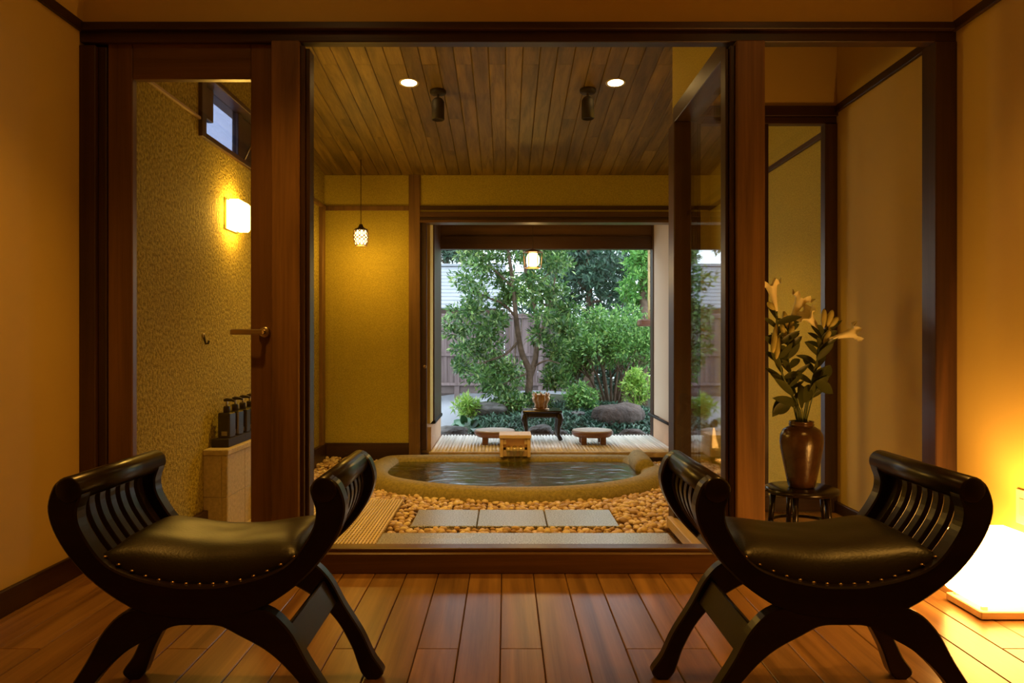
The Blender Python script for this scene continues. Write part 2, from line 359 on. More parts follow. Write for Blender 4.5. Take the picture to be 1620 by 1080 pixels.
# ================================================================== FRONT ROOM SHELL
XL, XR = -1.705, 1.803
YB = -1.3; ZC = 2.7
fl = box('floor', XL - 0.1, XR + 0.1, YB - 0.1, D + 0.11, -0.12, -0.03, 'soil', bev=0)
struct(fl, 'honey brown cedar plank floor of the sitting room', 'floor')
pw = 0.1262; x = -0.016 - pw * 14
cuts = [YB, 0.25, 1.35, 2.29, 2.75, D + 0.10]
while x < XR - 0.005:
    x0, x1 = max(x, XL), min(x + pw, XR)
    if x1 - x0 > 0.01:
        k = round((x + 0.016) / pw)
        ys = {0: [YB, 0.6, D + 0.1], 1: [YB, 1.2, D + 0.1], 2: [YB, 0.2, 2.29, D + 0.1], 3: [YB, 0.9, D + 0.1]}[(k * 7 + 10) % 4]
        if k in (-2, 3): ys = [YB, 0.5, 2.29, D + 0.1]
        if k in (-7, 8): ys = [YB, 1.0, 2.6, D + 0.1]
        for a, c in zip(ys[:-1], ys[1:]):
            y1 = min(c, D + 0.1) if not (x0 > 0.9) else c
            if x0 > 1.03 and c > D: y1 = D * 1.363
            box('plank', x0 + 0.0012, x1 - 0.0012, a + 0.001, y1 - 0.001, -0.03, 0.0, 'floor', fl, 0.0022)
    x += pw
struct(box('wall_left', XL - 0.12, XL, YB, D + 0.2, 0, ZC, 'wall', bev=0), 'plain warm plaster wall left of the stools', 'wall')
YA = D * 1.363      # alcove back
struct(box('wall_right', XR, XR + 0.12, YB, YA + 0.1, 0, ZC, 'wall', bev=0), 'plain warm plaster wall behind the paper lamp', 'wall')
struct(box('wall_back', XL - 0.12, XR + 0.12, YB - 0.12, YB, 0, ZC, 'wall', bev=0), 'plaster wall facing the bath window', 'wall')
struct(box('ceiling', XL - 0.12, XR + 0.12, YB - 0.12, YA + 0.1, ZC, ZC + 0.1, 'wall', bev=0), 'plain ceiling of the sitting room', 'ceiling')
struct(box('wall_front', XL - 0.12, XR, D + 0.03, D + 0.11, 2.165, ZC, 'wall', bev=0), 'plaster wall strip above the dark lintel', 'wall')
struct(box('baseboard_left', XL, XL + 0.018, YB, D, 0, 0.088, 'dark_y'), 'dark wooden baseboard along the left wall', 'baseboard')
struct(box('baseboard_right', XR - 0.018, XR, YB, YA, 0, 0.06, 'dark_y'), 'dark wooden baseboard along the right wall', 'baseboard')
struct(box('trim_1', XL, XL + 0.02, YB, D, 2.165, 2.205, 'dark_y'), 'thin dark picture rail high on the left wall', 'trim')
struct(box('trim_2', XR - 0.02, XR, YB, YA, 2.165, 2.205, 'dark_y'), 'thin dark picture rail high on the right wall', 'trim')

# ================================================================== GLASS FRONT (posts, lintel, door, panes)
GY = D + 0.055
lt = empty('trim_3', (0, D, 2.1), 'long dark lintel spanning the whole glass front', 'lintel'); lt['kind'] = 'structure'
box('lintel_cap', XL, XR, D - 0.02, D + 0.03, 2.168, 2.197, 'dark_x', lt)
box('lintel_beam', XL, XR, D + 0.004, D + 0.06, 2.125, 2.168, 'dark_x', lt)
pl = empty('trim_4', (-1.655, D, 0), 'dark wooden post between left wall and glass door', 'post'); pl['kind'] = 'structure'
box('post_face', XL, -1.64, D, D + 0.10, 0, 2.112, 'dark', pl); box('post_rebate', -1.64, -1.606, D + 0.02, D + 0.10, 0, 2.112, 'dark', pl)
pc = empty('trim_5', (-0.86, D, 0), 'brown wooden post between door and large pane', 'post'); pc['kind'] = 'structure'
box('post_face', -0.935, -0.822, D - 0.01, D + 0.11, 0, 2.127, 'post', pc, 0.005); box('glazing_bead', -0.822, -0.804, D + 0.005, D + 0.10, 0.0, 2.112, 'dark', pc); box('glazing_bead', -0.804, -0.788, D + 0.02, D + 0.09, 0.09, 2.105, 'dark', pc)
pr = empty('trim_6', (0.97, D, 0), 'brown wooden corner post right of the large pane', 'post'); pr['kind'] = 'structure'
box('post_face', 0.918, 1.033, D - 0.012, D + 0.11, 0, 2.127, 'post', pr, 0.005); box('glazing_bead', 0.898, 0.918, D + 0.005, D + 0.10, 0, 2.112, 'dark', pr); box('glazing_bead', 0.884, 0.898, D + 0.02, D + 0.09, 0.09, 2.105, 'dark', pr)
struct(box('trim_7', 1.716, XR, D - 0.004, D + 0.10, 0, 2.127, 'dark', bev=0.004), 'dark post on the right wall at the alcove mouth', 'post')
si = empty('trim_8', (0.04, D, 0), 'brown wooden sill under the large pane', 'sill'); si['kind'] = 'structure'
box('sill_face', -0.822, 0.918, D - 0.005, D + 0.10, 0.0, 0.082, 'sill', si, 0.004); box('sill_lip', -0.822, 0.90, D + 0.02, D + 0.09, 0.082, 0.096, 'sill', si, 0.003)
wn = empty('window_1', (0.05, GY, 0.1), 'large fixed glass pane in front of the stone bath', 'window'); wn['kind'] = 'structure'
box('pane', -0.79, 0.886, GY - 0.004, GY + 0.004, 0.094, 2.127, 'glass', wn, 0)
# side glass
ws = empty('window_2', (0.93, 3.6, 0.0), 'side glass pane running back from the corner post', 'window'); ws['kind'] = 'structure'
box('pane', 0.952, 0.960, D + 0.11, YA - 0.05, 0.03, 2.114, 'glass', ws, 0)
box('top_rail', 0.91, 1.03, D + 0.11, YA, 2.112, 2.197, 'dark_y', ws)
box('bottom_sill', 0.875, 0.925, D + 0.10, YA - 0.002, -0.075, -0.022, 'pale', ws, 0.003)
box('bottom_rail', 0.925, 1.03, D + 0.11, YA, -0.1, 0.03, 'dark_y', ws)
struct(box('wall_side', 0.93, 1.03, D + 0.11, YA + 0.1, 2.197, ZC, 'stucco', bev=0), 'plaster wall above the side glass', 'wall')
struct(box('trim_9', 0.905, 1.035, YA - 0.05, YA + 0.09, -0.13, 2.112, 'dark', bev=0.005), 'dark inner corner post beside the pebbles', 'post')
# alcove back with window
ab = empty('window_3', (1.4, YA, 0), 'dark framed narrow window at the back of the alcove', 'window'); ab['kind'] = 'structure'
box('head_rail', 1.03, XR, YA - 0.02, YA + 0.06, 2.15, 2.205, 'dark_x', ab)
box('top_rail', 1.035, XR, YA, YA + 0.05, 2.112, 2.15, 'dark_x', ab)
box('stile', 1.405, 1.432, YA, YA + 0.05, 0.08, 2.112, 'dark', ab); box('stile', 1.735, XR, YA - 0.01, YA + 0.05, 0.0, 2.112, 'dark', ab)
box('stile', 1.035, 1.062, YA, YA + 0.05, 0.08, 2.112, 'dark', ab)
box('bottom_rail', 1.035, 1.735, YA - 0.005, YA + 0.05, 0.0, 0.082, 'dark_x', ab)
box('pane', 1.43, 1.737, YA + 0.02, YA + 0.027, 0.08, 2.114, 'glass', ab, 0); box('pane', 1.06, 1.407, YA + 0.02, YA + 0.027, 0.08, 2.114, 'glass', ab, 0)
struct(box('wall_alcove', 1.03, XR, YA, YA + 0.1, 2.205, ZC, 'wall', bev=0), 'plaster wall above the alcove window', 'wall')

# door
dr = empty('door_1', (-1.27, D + 0.03, 0), 'glazed wooden door with a steel lever handle', 'door'); dr['kind'] = 'structure'
box('stile', -1.606, -1.506, D + 0.03, D + 0.07, 0.01, 2.13, 'door', dr, 0.004); box('stile', -1.029, -0.937, D + 0.03, D + 0.07, 0.01, 2.13, 'door', dr, 0.004)
box('rail', -1.506, -1.029, D + 0.03, D + 0.07, 1.985, 2.13, 'door_x', dr, 0.004); box('rail', -1.506, -1.029, D + 0.03, D + 0.07, 0.01, 0.17, 'door_x', dr, 0.004)
box('pane', -1.508, -1.027, D + 0.046, D + 0.052, 0.165, 1.99, 'glass', dr, 0)
hd = empty('handle', (0, 0, 0), 'steel lever handle on the door stile', None); hd.parent = dr
hp = P(416, 525, D)
v, f = lathe_data([(0.0, 0.0), (0.021, 0.0), (0.022, 0.004), (0.022, 0.012), (0.019, 0.016), (0.0, 0.016)], (0, 0, 0), 24)
raw('rose', [(hp.x + a, D + 0.03 - c, hp.z + b_) for a, b_, c in v], f, 'steel', hd, True)
tube('spindle', [(hp.x, D + 0.02, hp.z), (hp.x, D - 0.02, hp.z)], 0.009, 'steel', hd, 12)
box('lever', hp.x - 0.122, hp.x + 0.010, D - 0.03, D - 0.018, hp.z - 0.011, hp.z + 0.011, 'steel', hd, 0.004)
struct(box('trim_10', -1.606, -0.937, D + 0.02, D + 0.09, 0, 0.012, 'dark_x'), 'low dark threshold under the glass door', 'threshold')

# ================================================================== BATH ROOM SHELL
BL, BR = -1.58, 1.783; BY = 6.61; ZG = -0.106
def czl(Y): return 2.374 + (BY - Y) * 0.0967
struct(box('wall_bath_left_lower', BL - 0.12, BL, D + 0.11, BY + 0.1, -0.2, 2.0, 'stucco_coarse', bev=0), 'rough stucco wall behind the wall lamp', 'wall')
wy0, wy1 = 3.93, 5.3
struct(box('wall_bath_left_near', BL - 0.12, BL, D + 0.11, wy0, 2.0, 2.85, 'stucco_coarse', bev=0), 'rough stucco wall piece near the high window', 'wall')
struct(box('wall_bath_left_far', BL - 0.12, BL, wy1, BY + 0.1, 2.0, 2.85, 'stucco_coarse', bev=0), 'rough stucco wall piece beyond the high window', 'wall')
struct(box('wall_bath_left_top', BL - 0.12, BL, wy0, wy1, 2.33, 2.85, 'stucco_coarse', bev=0), 'rough stucco wall piece above the high window', 'wall')
struct(box('wall_bath_right', BR, BR + 0.12, YA + 0.1, BY + 0.1, -0.2, 2.85, 'stucco', bev=0), 'stucco wall seen through the alcove window', 'wall')
struct(box('wall_bath_back', BL, -0.843, BY, BY + 0.1, -0.2, 2.6, 'stucco', bev=0), 'yellow stucco wall panel left of the garden opening', 'wall')
struct(box('wall_bath_back_right', 1.55, BR, BY, BY + 0.1, -0.2, 2.6, 'stucco', bev=0), 'yellow stucco wall right of the garden opening', 'wall')
struct(box('wall_bath_back_top', -0.744, 1.55, BY, BY + 0.1, 2.04, 2.6, 'stucco', bev=0), 'yellow stucco band above the garden opening', 'wall')
struct(box('floor_bath', BL, BR, D + 0.1, BY + 0.1, -0.25, ZG - 0.035, 'pebble_bed', bev=0), 'dark bed under the bath pebbles', 'floor')
# sloping board ceiling
cb = raw('ceiling_bath', [(BL, D + 0.1, czl(D + 0.1) + .03), (BR, D + 0.1, czl(D + 0.1) + .03), (BR, BY + 0.1, czl(BY + 0.1) + .03), (BL, BY + 0.1, czl(BY + 0.1) + .03),
      (BL, D + 0.1, 2.95), (BR, D + 0.1, 2.95), (BR, BY + 0.1, 2.95), (BL, BY + 0.1, 2.95)], [(0, 1, 2, 3), (7, 6, 5, 4), (0, 4, 5, 1), (1, 5, 6, 2), (2, 6, 7, 3), (3, 7, 4, 0)], 'soil')
struct(cb, 'sloping board ceiling over the bath', 'ceiling')
bw = 0.1; x = -0.0 - bw * 16; k = 0
while x < BR:
    x0, x1 = max(x, BL), min(x + bw, BR); k += 1
    if x1 - x0 > 0.01:
        j = [(3.14, 4.52, 6.0, BY), (3.14, 3.75, 5.35, BY), (3.14, 4.52, BY), (3.14, 3.9, 5.7, BY)][k % 4]
        for a, c in zip(j[:-1], j[1:]):
            xa, xb, e = x0 + 0.001, x1 - 0.001, 0.004
            V = []
            for yy in (a + 0.001, c - 0.001):
                z = czl(yy)
                V += [(xa + e, yy, z), (xb - e, yy, z), (xb, yy, z + e), (xb, yy, z + .018), (xa, yy, z + .018), (xa, yy, z + e)]
            raw('board', V, [(0, 1, 2, 3, 4, 5), (11, 10, 9, 8, 7, 6)] + [(q, q + 6, (q + 1) % 6 + 6, (q + 1) % 6) for q in range(6)], 'ceil', cb)
    x += bw
# bath trims
struct(box('trim_11', -0.843, -0.744, BY - 0.02, BY + 0.1, -0.2, 2.40, 'post', bev=0.004), 'brown post left of the garden opening', 'post')
struct(box('trim_12', BL, -0.843, BY - 0.02, BY, 2.066, 2.106, 'post', bev=0.003), 'thin rail across the yellow stucco panel', 'trim')
struct(box('trim_13', -0.744, BR, BY - 0.02, BY, 2.072, 2.106, 'dark_x', bev=0.003), 'thin rail above the garden opening', 'trim')
l2 = empty('trim_14', (0.4, BY, 2.0), 'stepped wooden lintel over the garden opening', 'lintel'); l2['kind'] = 'structure'
box('lintel_step', -0.744, 1.55, BY - 0.03, BY + 0.10, 2.010, 2.052, 'sill', l2); box('lintel_step', -0.744, 1.55, BY - 0.012, BY + 0.10, 1.985, 2.010, 'dark_x', l2); box('lintel_step', -0.744, 1.55, BY - 0.03, BY + 0.12, 1.960, 1.985, 'sill', l2)
struct(box('baseboard_bath_back', BL, -0.843, BY - 0.025, BY, -0.2, 0.046, 'dark_x'), 'dark baseboard under the yellow stucco panel', 'baseboard')
struct(box('baseboard_bath_left', BL, BL + 0.025, D + 0.12, BY, -0.2, 0.046, 'dark_y'), 'dark baseboard along the rough stucco wall', 'baseboard')
struct(box('trim_15', BL, BL + 0.015, D + 0.12, wy0 - 0.03, 2.068, 2.083, 'pale', bev=0.002), 'pale rail on the rough stucco wall', 'trim')
struct(box('trim_16', BL, BL + 0.02, wy1, BY, 2.066, 2.100, 'post', bev=0.002), 'rail on the stucco wall near the corner', 'trim')
struct(box('trim_17', BL, BL + 0.03, 6.42, 6.52, 0.046, 2.066, 'post', bev=0.002), 'slim post near the bath corner', 'post')
struct(box('trim_18', BR - 0.02, BR, YA + 0.1, BY, 2.066, 2.10, 'dark_y'), 'rail on the wall behind the alcove window', 'trim')
struct(box('trim_19', 1.475, 1.55, BY - 0.02, BY + 0.1, -0.2, 1.96, 'dark', bev=0.004), 'dark post right of the garden opening', 'post')
# high window on the left wall
wh = empty('window_4', (BL, 4.4, 2.0), 'small high window letting in blue dusk light', 'window'); wh['kind'] = 'structure'
for a in (('frame', -.13, .02, wy0 - .03, wy0 + .03, 1.985, 2.345), ('frame', -.13, .02, wy1 - .03, wy1 + .03, 1.985, 2.345), ('frame', -.13, .02, wy0 + .03, wy1 - .03, 1.985, 2.015), ('frame', -.13, .02, wy0 + .03, wy1 - .03, 2.315, 2.345)):
    box(a[0], BL + a[1], BL + a[2], a[3], a[4], a[5], a[6], 'dark_y', wh)
box('mullion', BL - .08, BL - .04, 4.60, 4.68, 2.015, 2.315, 'dark', wh)
box('stile', BL - .08, BL - .045, wy0 + .03, 4.22, 2.14, 2.315, 'dark', wh)
box('pane', BL - .064, BL - .058, wy0 + .03, 4.60, 2.015, 2.315, 'glass_bath', wh, 0)
box('sash', BL - .075, BL - .05, 4.68, wy1 - .03, 2.015, 2.315, 'dark_y', wh, 0.003)
tube('stay_arm', [(BL - .05, 4.70, 2.03), (BL - .01, 4.76, 2.17)], .006, 'steel', wh, 6)
for z in (2.05, 2.09, 2.13): box('guard_bar', BL - .115, BL - .10, wy0 + .02, 4.24, z, z + .010, 'steel', wh, 0.002)

# sliding door stacked left of the opening
sd = empty('door_2', (-0.72, BY + 0.05, 0), 'edge of a sliding door with a small round pull', 'door'); sd['kind'] = 'structure'
box('leaf', -0.744, -0.690, BY + 0.01, BY + 0.05, -0.02, 1.96, 'dark', sd, 0.004)
v, f = lathe_data([(0.0, 0), (0.014, 0), (0.016, 0.006), (0.010, 0.010), (0.0, 0.010)], (0, 0, 0), 14); hp = P(672, 580, BY)
raw('pull', [(hp.x + a, BY + 0.01 - c, hp.z + b_) for a, b_, c in v], f, 'brass', sd, True)

# ================================================================== DECK (engawa)
DZ = -0.02; DY0, DY1 = 6.55, 7.72
dk = empty('trim_20', (0.4, 7.1, DZ), 'pale bamboo slat deck between bath and garden', 'deck'); dk['kind'] = 'structure'
sw = (1.475 + 0.66) / 68
v, f = tube_data([(0, DY0 - 7.1, 0), (0, DY1 - 7.1, 0)], sw * 0.49, 8); me = bpy.data.meshes.new('slat'); me.from_pydata([tuple(p) for p in v], [], f); me.materials.append(M['bamboo'])
me.polygons.foreach_set('use_smooth', np.ones(len(me.polygons), dtype=bool))
for i in range(68):
    o = bpy.data.objects.new('slat', me); COL.objects.link(o); o.parent = dk; o.location = (-0.655 + sw * (i + .5) - 0.4, 0, -sw * 0.49 - random.random() * .002); o.rotation_euler.y = random.random() * 6
box('edge_board', -0.66, 1.475, DY0 - 0.03, DY0, DZ - 0.05, DZ - 0.004, 'pale', dk); box('edge_board', -0.66, 1.475, DY1, DY1 + 0.04, DZ - 0.06, DZ + .002, 'dark_x', dk)
box('underlay', -0.80, 1.60, DY0 + .005, DY1, -0.26, DZ - 0.04, 'dark_x', dk, 0)
wr = empty('wall_deck_right', (1.5, 7.1, 0), 'pale plaster wing wall at the right of the deck', 'wall'); wr['kind'] = 'structure'
box('plaster', 1.482, 1.60, BY + 0.1, 7.58, 0.20, 2.14, 'engawa', wr, 0); box('skirting', 1.476, 1.60, BY + 0.1, 7.58, -0.06, 0.17, 'skirting', wr, 0)
tube('rail', [(1.462, BY + 0.1, 0.187), (1.462, 7.74, 0.187)], 0.014, 'blackmetal', wr, 8)
box('end_post', 1.470, 1.60, 7.58, 7.72, -0.06, 2.14, 'dark', wr, 0.003)
wl = empty('wall_deck_left', (-0.7, 7.1, 0), 'wing wall at the left of the deck', 'wall'); wl['kind'] = 'structure'
box('plaster', -0.80, -0.668, BY + 0.1, 7.72, 0.20, 2.14, 'wall', wl, 0); box('skirting', -0.80, -0.660, BY + 0.1, 7.72, -0.06, 0.17, 'skirting', wl, 0)
box('dark_panel', -0.668, -0.655, 6.98, 7.72, 0.20, 2.14, 'dark', wl, 0.002); box('rail', -0.70, -0.645, 6.98, 7.74, 0.17, 0.20, 'blackmetal', wl, 0.004)
lb = empty('trim_21', (0.4, 7.7, 1.9), 'dark transom board above the garden view', 'transom'); lb['kind'] = 'structure'
box('upper_board', -0.80, 1.60, 7.66, 7.72, 1.985, 2.16, 'sill', lb); box('lower_board', -0.80, 1.60, 7.63, 7.73, 1.857, 1.985, 'dark_x', lb)
struct(box('ceiling_deck', -0.9, 1.7, BY + 0.1, 8.1, 2.15, 2.22, 'dark_y', bev=0), 'dark underside of the deck eave', 'ceiling')

# ================================================================== TUB
ctrl = [(-0.98, 6.45), (-0.45, 6.505), (0.1, 6.51), (0.65, 6.505), (1.07, 6.45), (1.20, 6.12), (1.205, 5.72), (1.02, 5.32), (0.64, 5.02), (0.12, 4.90), (-0.42, 5.0), (-0.88, 5.30), (-1.07, 5.72), (-1.08, 6.15)]
out = catmull(ctrl, 8, True); nT = len(out); cen = np.array((0.08, 5.72))
def offs(d):
    r = []
    for i in range(nT):
        tg = out[(i + 1) % nT] - out[i - 1]; nn = np.array((-tg[1], tg[0])); nn /= np.linalg.norm(nn)
        if nn.dot(cen - out[i]) < 0: nn = -nn
        r.append(out[i] + nn * d)
    return r
prof = [(-0.03, -0.22), (-0.02, -0.11), (-0.005, -0.075), (0.02, -0.048), (0.055, -0.034), (0.10, -0.030), (0.145, -0.038), (0.175, -0.06), (0.19, -0.10), (0.20, -0.18), (0.24, -0.42), (0.5, -0.45)]
V = []
for d_, z in prof: V += [(p[0], p[1], z) for p in offs(d_)]
Fc = [(i * nT + k, i * nT + (k + 1) % nT, (i + 1) * nT + (k + 1) % nT, (i + 1) * nT + k) for i in range(len(prof) - 1) for k in range(nT)]
Fc.append(tuple((len(prof) - 1) * nT + k for k in range(nT)))
tub = empty('stone_bath', (0.08, 5.7, -0.2), 'oval sunken stone bath filled with water', 'bath')
raw('basin', V, [q[::-1] for q in Fc], 'tub', tub, True)
a, c = Vector((1.10, 6.36, -0.055)), Vector((1.075, 5.86, -0.055))
v, f = tube_data([a + (a - c).normalized() * .02, a, a + (c - a) * .2, a + (c - a) * .5, a + (c - a) * .8, c, c + (c - a).normalized() * .02], [0.055, 0.075, 0.083, 0.086, 0.083, 0.075, 0.055], 16)
raw('overflow_stone', v, f, 'tub', tub, True)
wp = offs(0.183)
wat = raw('bath_water', [(p[0], p[1], -0.074) for p in wp] + [(p[0], p[1], -0.40) for p in offs(0.23)], [tuple(range(nT)), tuple(range(nT, 2 * nT))[::-1]] + [(k, nT + k, nT + (k + 1) % nT, (k + 1) % nT) for k in range(nT)], None)
wat.data.materials.append(M['water']); wat.data.materials.append(mat_glass('water_body', (1, 1, 1), 0.0))
for p in wat.data.polygons: p.material_index = 0 if p.index == 0 else 1
if wat.data.polygons[0].normal.z < 0: wat.data.flip_normals()
tag(wat, 'still greenish hot water inside the stone bath', 'water', kind='stuff')
# wooden spout
sx0, sx1 = P(791, 0, 6.4).x, P(839, 0, 6.4).x; sy0, sy1 = 6.30, 6.56
sp = empty('wooden_spout', ((sx0 + sx1) / 2, 6.45, -0.03), 'pale cypress water spout box on the bath rim', 'spout')
box('top_board', sx0 - .006, sx1 + .006, sy0 - .01, sy1, 0.122, 0.150, 'hinoki', sp, 0.003)
box('side_board', sx0, sx0 + .028, sy0, sy1, -0.035, 0.122, 'hinoki', sp, 0.003); box('side_board', sx1 - .028, sx1, sy0, sy1, -0.035, 0.122, 'hinoki', sp, 0.003)
box('front_board', sx0 + .028, sx1 - .028, sy0 + .05, sy0 + .07, 0.04, 0.122, 'hinoki', sp, 0.002)
box('back_board', sx0 + .028, sx1 - .028, sy1 - .02, sy1, -0.035, 0.122, 'hinoki', sp, 0.002)
box('peg', sx0 + .028, sx0 + .052, sy0 + .01, sy0 + .05, 0.070, 0.112, 'hinoki', sp, 0.002); box('peg', sx1 - .052, sx1 - .028, sy0 + .01, sy0 + .05, 0.070, 0.112, 'hinoki', sp, 0.002)
box('lip', sx0 + .05, sx1 - .05, sy0 - .03, sy0 + .10, 0.020, 0.045, 'hinoki', sp, 0.003); box('floor_board', sx0 + .028, sx1 - .028, sy0 + .02, sy1 - .02, -0.030, 0.02, 'hinoki', sp, 0.002)
st = []
for i in range(3):
    xx = sx0 + .07 + i * .052
    st.append(tube_data([(xx, sy0 - .025, 0.046), (xx, sy0 - .045, 0.040), (xx, sy0 - .058, 0.0), (xx, sy0 - .064, -0.05), (xx, sy0 - .066, -0.095)], [0.022, 0.018, 0.012, 0.009, 0.008], 8))
v, f = merge(st); tag(raw('falling_water', v, f, 'stream', None, True), 'thin stream of water falling from the spout', 'water', kind='stuff')

# ================================================================== SLABS, DUCKBOARDS
SZ = -0.10
r2a, r2b = 1256 * 0 + D * 1.394, D * 1.53
s2 = empty('stepping_slab', (0.04, 4.43, SZ), 'row of three wet grey stone tiles before the bath', 'paving')
xs = [P(648, 0, r2a).x, P(754, 0, r2a).x, P(866, 0, r2a).x, P(981, 0, r2a).x]
for i in range(3): box('stone_tile', xs[i] + .003, xs[i + 1] - .003, r2a, r2b, SZ - .06, SZ, 'granite', s2, 0.004)
s1 = box('threshold_slab', P(596, 0, 3.85).x - 0.02, 0.872, D + 0.12, D * 1.345, SZ - .06, SZ, 'granite_front', bev=0.004)
tag(s1, 'long wet granite slab directly behind the sill', 'paving')
def duckboard(name, x0, x1, y0, y1, z, label, n):
    e = empty(name, ((x0 + x1) / 2, (y0 + y1) / 2, z - .03), label, 'duckboard')
    bm = bmesh.new(); w_ = (x1 - x0) / n
    for i in range(n): bm_box(bm, x0 + i * w_ + w_ * .21, x0 + (i + 1) * w_ - w_ * .21, y0, y1, z - .014, z, 0.0015)
    o = from_bm('slats', bm, 'mat', e); o['kind'] = 'stuff'
    m_ = int((y1 - y0) / .042)
    bm = bmesh.new()
    for i in range(m_): bm_box(bm, x0, x1, y0 + (i + .3) * (y1 - y0) / m_, y0 + (i + .62) * (y1 - y0) / m_, z - .018, z - .004)
    o = from_bm('cross_ties', bm, 'mat', e); o['kind'] = 'stuff'
duckboard('bamboo_duckboard', -1.19, -0.655, D + 0.12, 4.88, -0.085, 'bamboo slat duckboard left of the stone slabs', 30)
duckboard('bamboo_duckboard', BL + 0.03, -1.20, D + 0.12, 4.88, -0.085, 'bamboo slat duckboard in front of the tiled counter', 20)

# ================================================================== PEBBLES
from mathutils import geometry as _g
tub_poly = [Vector((p[0], p[1], 0)) for p in out]
def in_tub(x, y, grow=0.015):
    q = np.array((x, y)); c = False; j = nT - 1
    for i in range(nT):
        xi, yi = out[i]; xj, yj = out[j]
        if ((yi > y) != (yj > y)) and x < (xj - xi) * (y - yi) / (yj - yi) + xi: c = not c
        j = i
    if c: return True
    return min(np.hypot(p[0] - x, p[1] - y) for p in out) < grow
pm = []
for k in range(7):
    bm = bmesh.new(); bmesh.ops.create_icosphere(bm, subdivisions=2, radius=1.0)
    sx, sy, sz = random.uniform(.85, 1.25), random.uniform(.7, 1.0), random.uniform(.5, .75)
    off = Vector((k * 7.3, k * 3.1, k))
    for v_ in bm.verts:
        d = 1 + 0.28 * noise.noise(v_.co * 0.9 + off); v_.co = Vector((v_.co.x * sx, v_.co.y * sy, v_.co.z * sz)) * d
    me = bpy.data.meshes.new('pebble'); bm.to_mesh(me); bm.free(); me.materials.append(M['pebble']); me.polygons.foreach_set('use_smooth', np.ones(len(me.polygons), dtype=bool)); pm.append(me)
spots = []
sp_ = 0.036; yy = D + 0.13
while yy < BY - 0.03:
    xx = BL + 0.04
    while xx < BR - 0.03:
        X = xx + random.uniform(-.012, .012); Y = yy + random.uniform(-.012, .012); xx += sp_
        if Y > DY0 - 0.05 and X > -0.72 and X < 1.475: continue
        if X < -0.645 and Y < 4.90: continue
        if Y < D * 1.345 + 0.012 and X > -0.66 and X < 1.05: continue
        if r2a - .012 < Y < r2b + .012 and xs[0] - .012 < X < xs[3] + .012: continue
        if X > 0.86 and Y < YA + 0.10: continue
        if in_tub(X, Y): continue
        rr = random.uniform(.016, .027)
        hump = 0.02 * max(0, noise.noise(Vector((X * 2.2, Y * 2.2, 0)))) 
        edge = 0.018 if (X < -1.15 and Y > 6.2) else 0
        spots.append((X, Y, ZG - 0.012 + hump + edge + random.uniform(-.008, .012), rr))
    yy += sp_ * 0.9
def seen_key(s):
    X, Y, Z, r = s; px = 800 + X / Y * F; py = 540 + (H - Z) / Y * F
    hid = not (600 < px < 1060 and 715 < py < 872) or (px > 1040 and py > 740)
    return (hid, -r / Y)
spots.sort(key=seen_key)
for i, (X, Y, Z, r) in enumerate(spots[:300]):
    o = bpy.data.objects.new('pebble', pm[i % 7]); COL.objects.link(o); o.location = (X, Y, Z); s = r; o.scale = (s, s, s)
    o.rotation_euler = (random.uniform(-.4, .4), random.uniform(-.4, .4), random.uniform(0, 6.28))
    tag(o, 'rounded tan pebble in the gravel between the slabs and the stone bath', 'pebble', 'single pebbles of the gravel bed')
VV = []; FF = []; base = 0
pv = [np.array([v_.co[:] for v_ in m_.vertices]) for m_ in pm]; pf = [np.array([p.vertices[:] for p in m_.polygons]) for m_ in pm]
for i, (X, Y, Z, r) in enumerate(spots[300:]):
    k = i % 7; a = random.uniform(0, 6.28); ca, sa = math.cos(a), math.sin(a); R = np.array(((ca, -sa, 0), (sa, ca, 0), (0, 0, 1)))
    VV.append(pv[k] @ R.T * r + np.array((X, Y, Z))); FF.append(pf[k] + base); base += len(pv[k])
def fast_mesh(name, V, Fa, mat, parent=None, smooth=False):
    V = np.asarray(V, dtype=np.float32)
    if parent is not None: V = V - np.array(wloc(parent)[:], dtype=np.float32)
    nF, k = Fa.shape; me = bpy.data.meshes.new(name); me.vertices.add(len(V)); me.vertices.foreach_set('co', V.ravel())
    me.loops.add(nF * k); me.loops.foreach_set('vertex_index', Fa.ravel().astype(np.int32)); me.polygons.add(nF)
    me.polygons.foreach_set('loop_start', np.arange(0, nF * k, k, dtype=np.int32)); me.polygons.foreach_set('loop_total', np.full(nF, k, dtype=np.int32))
    me.update(calc_edges=True); return link(name, me, mat, parent, smooth)
m, t, b = new_mat('pebble_mass'); g = N(t, 'ShaderNodeNewGeometry')
r = ramp(t, [(0, (0.40, 0.25, 0.14)), (0.5, (0.70, 0.49, 0.30)), (1, (0.90, 0.74, 0.54))]); t.links.new(g.outputs['Random Per Island'], r.inputs[0]); t.links.new(r.outputs[0], b.inputs['Base Color']); b.inputs['Roughness'].default_value = 0.5; M['pebble_mass'] = m
pg = fast_mesh('gravel', np.concatenate(VV), np.concatenate(FF), 'pebble_mass', None, True); tag(pg, 'bed of small tan pebbles around the stone bath', 'gravel', kind='stuff')
# single pebbles: colour by object
m = M['pebble']; t = m.node_tree; b = t.nodes['Principled BSDF']; oi = N(t, 'ShaderNodeObjectInfo'); r = ramp(t, [(0, (0.40, 0.25, 0.14)), (0.5, (0.70, 0.49, 0.30)), (1, (0.90, 0.74, 0.54))])
t.links.new(oi.outputs['Random'], r.inputs[0]); t.links.new(r.outputs[0], b.inputs['Base Color'])

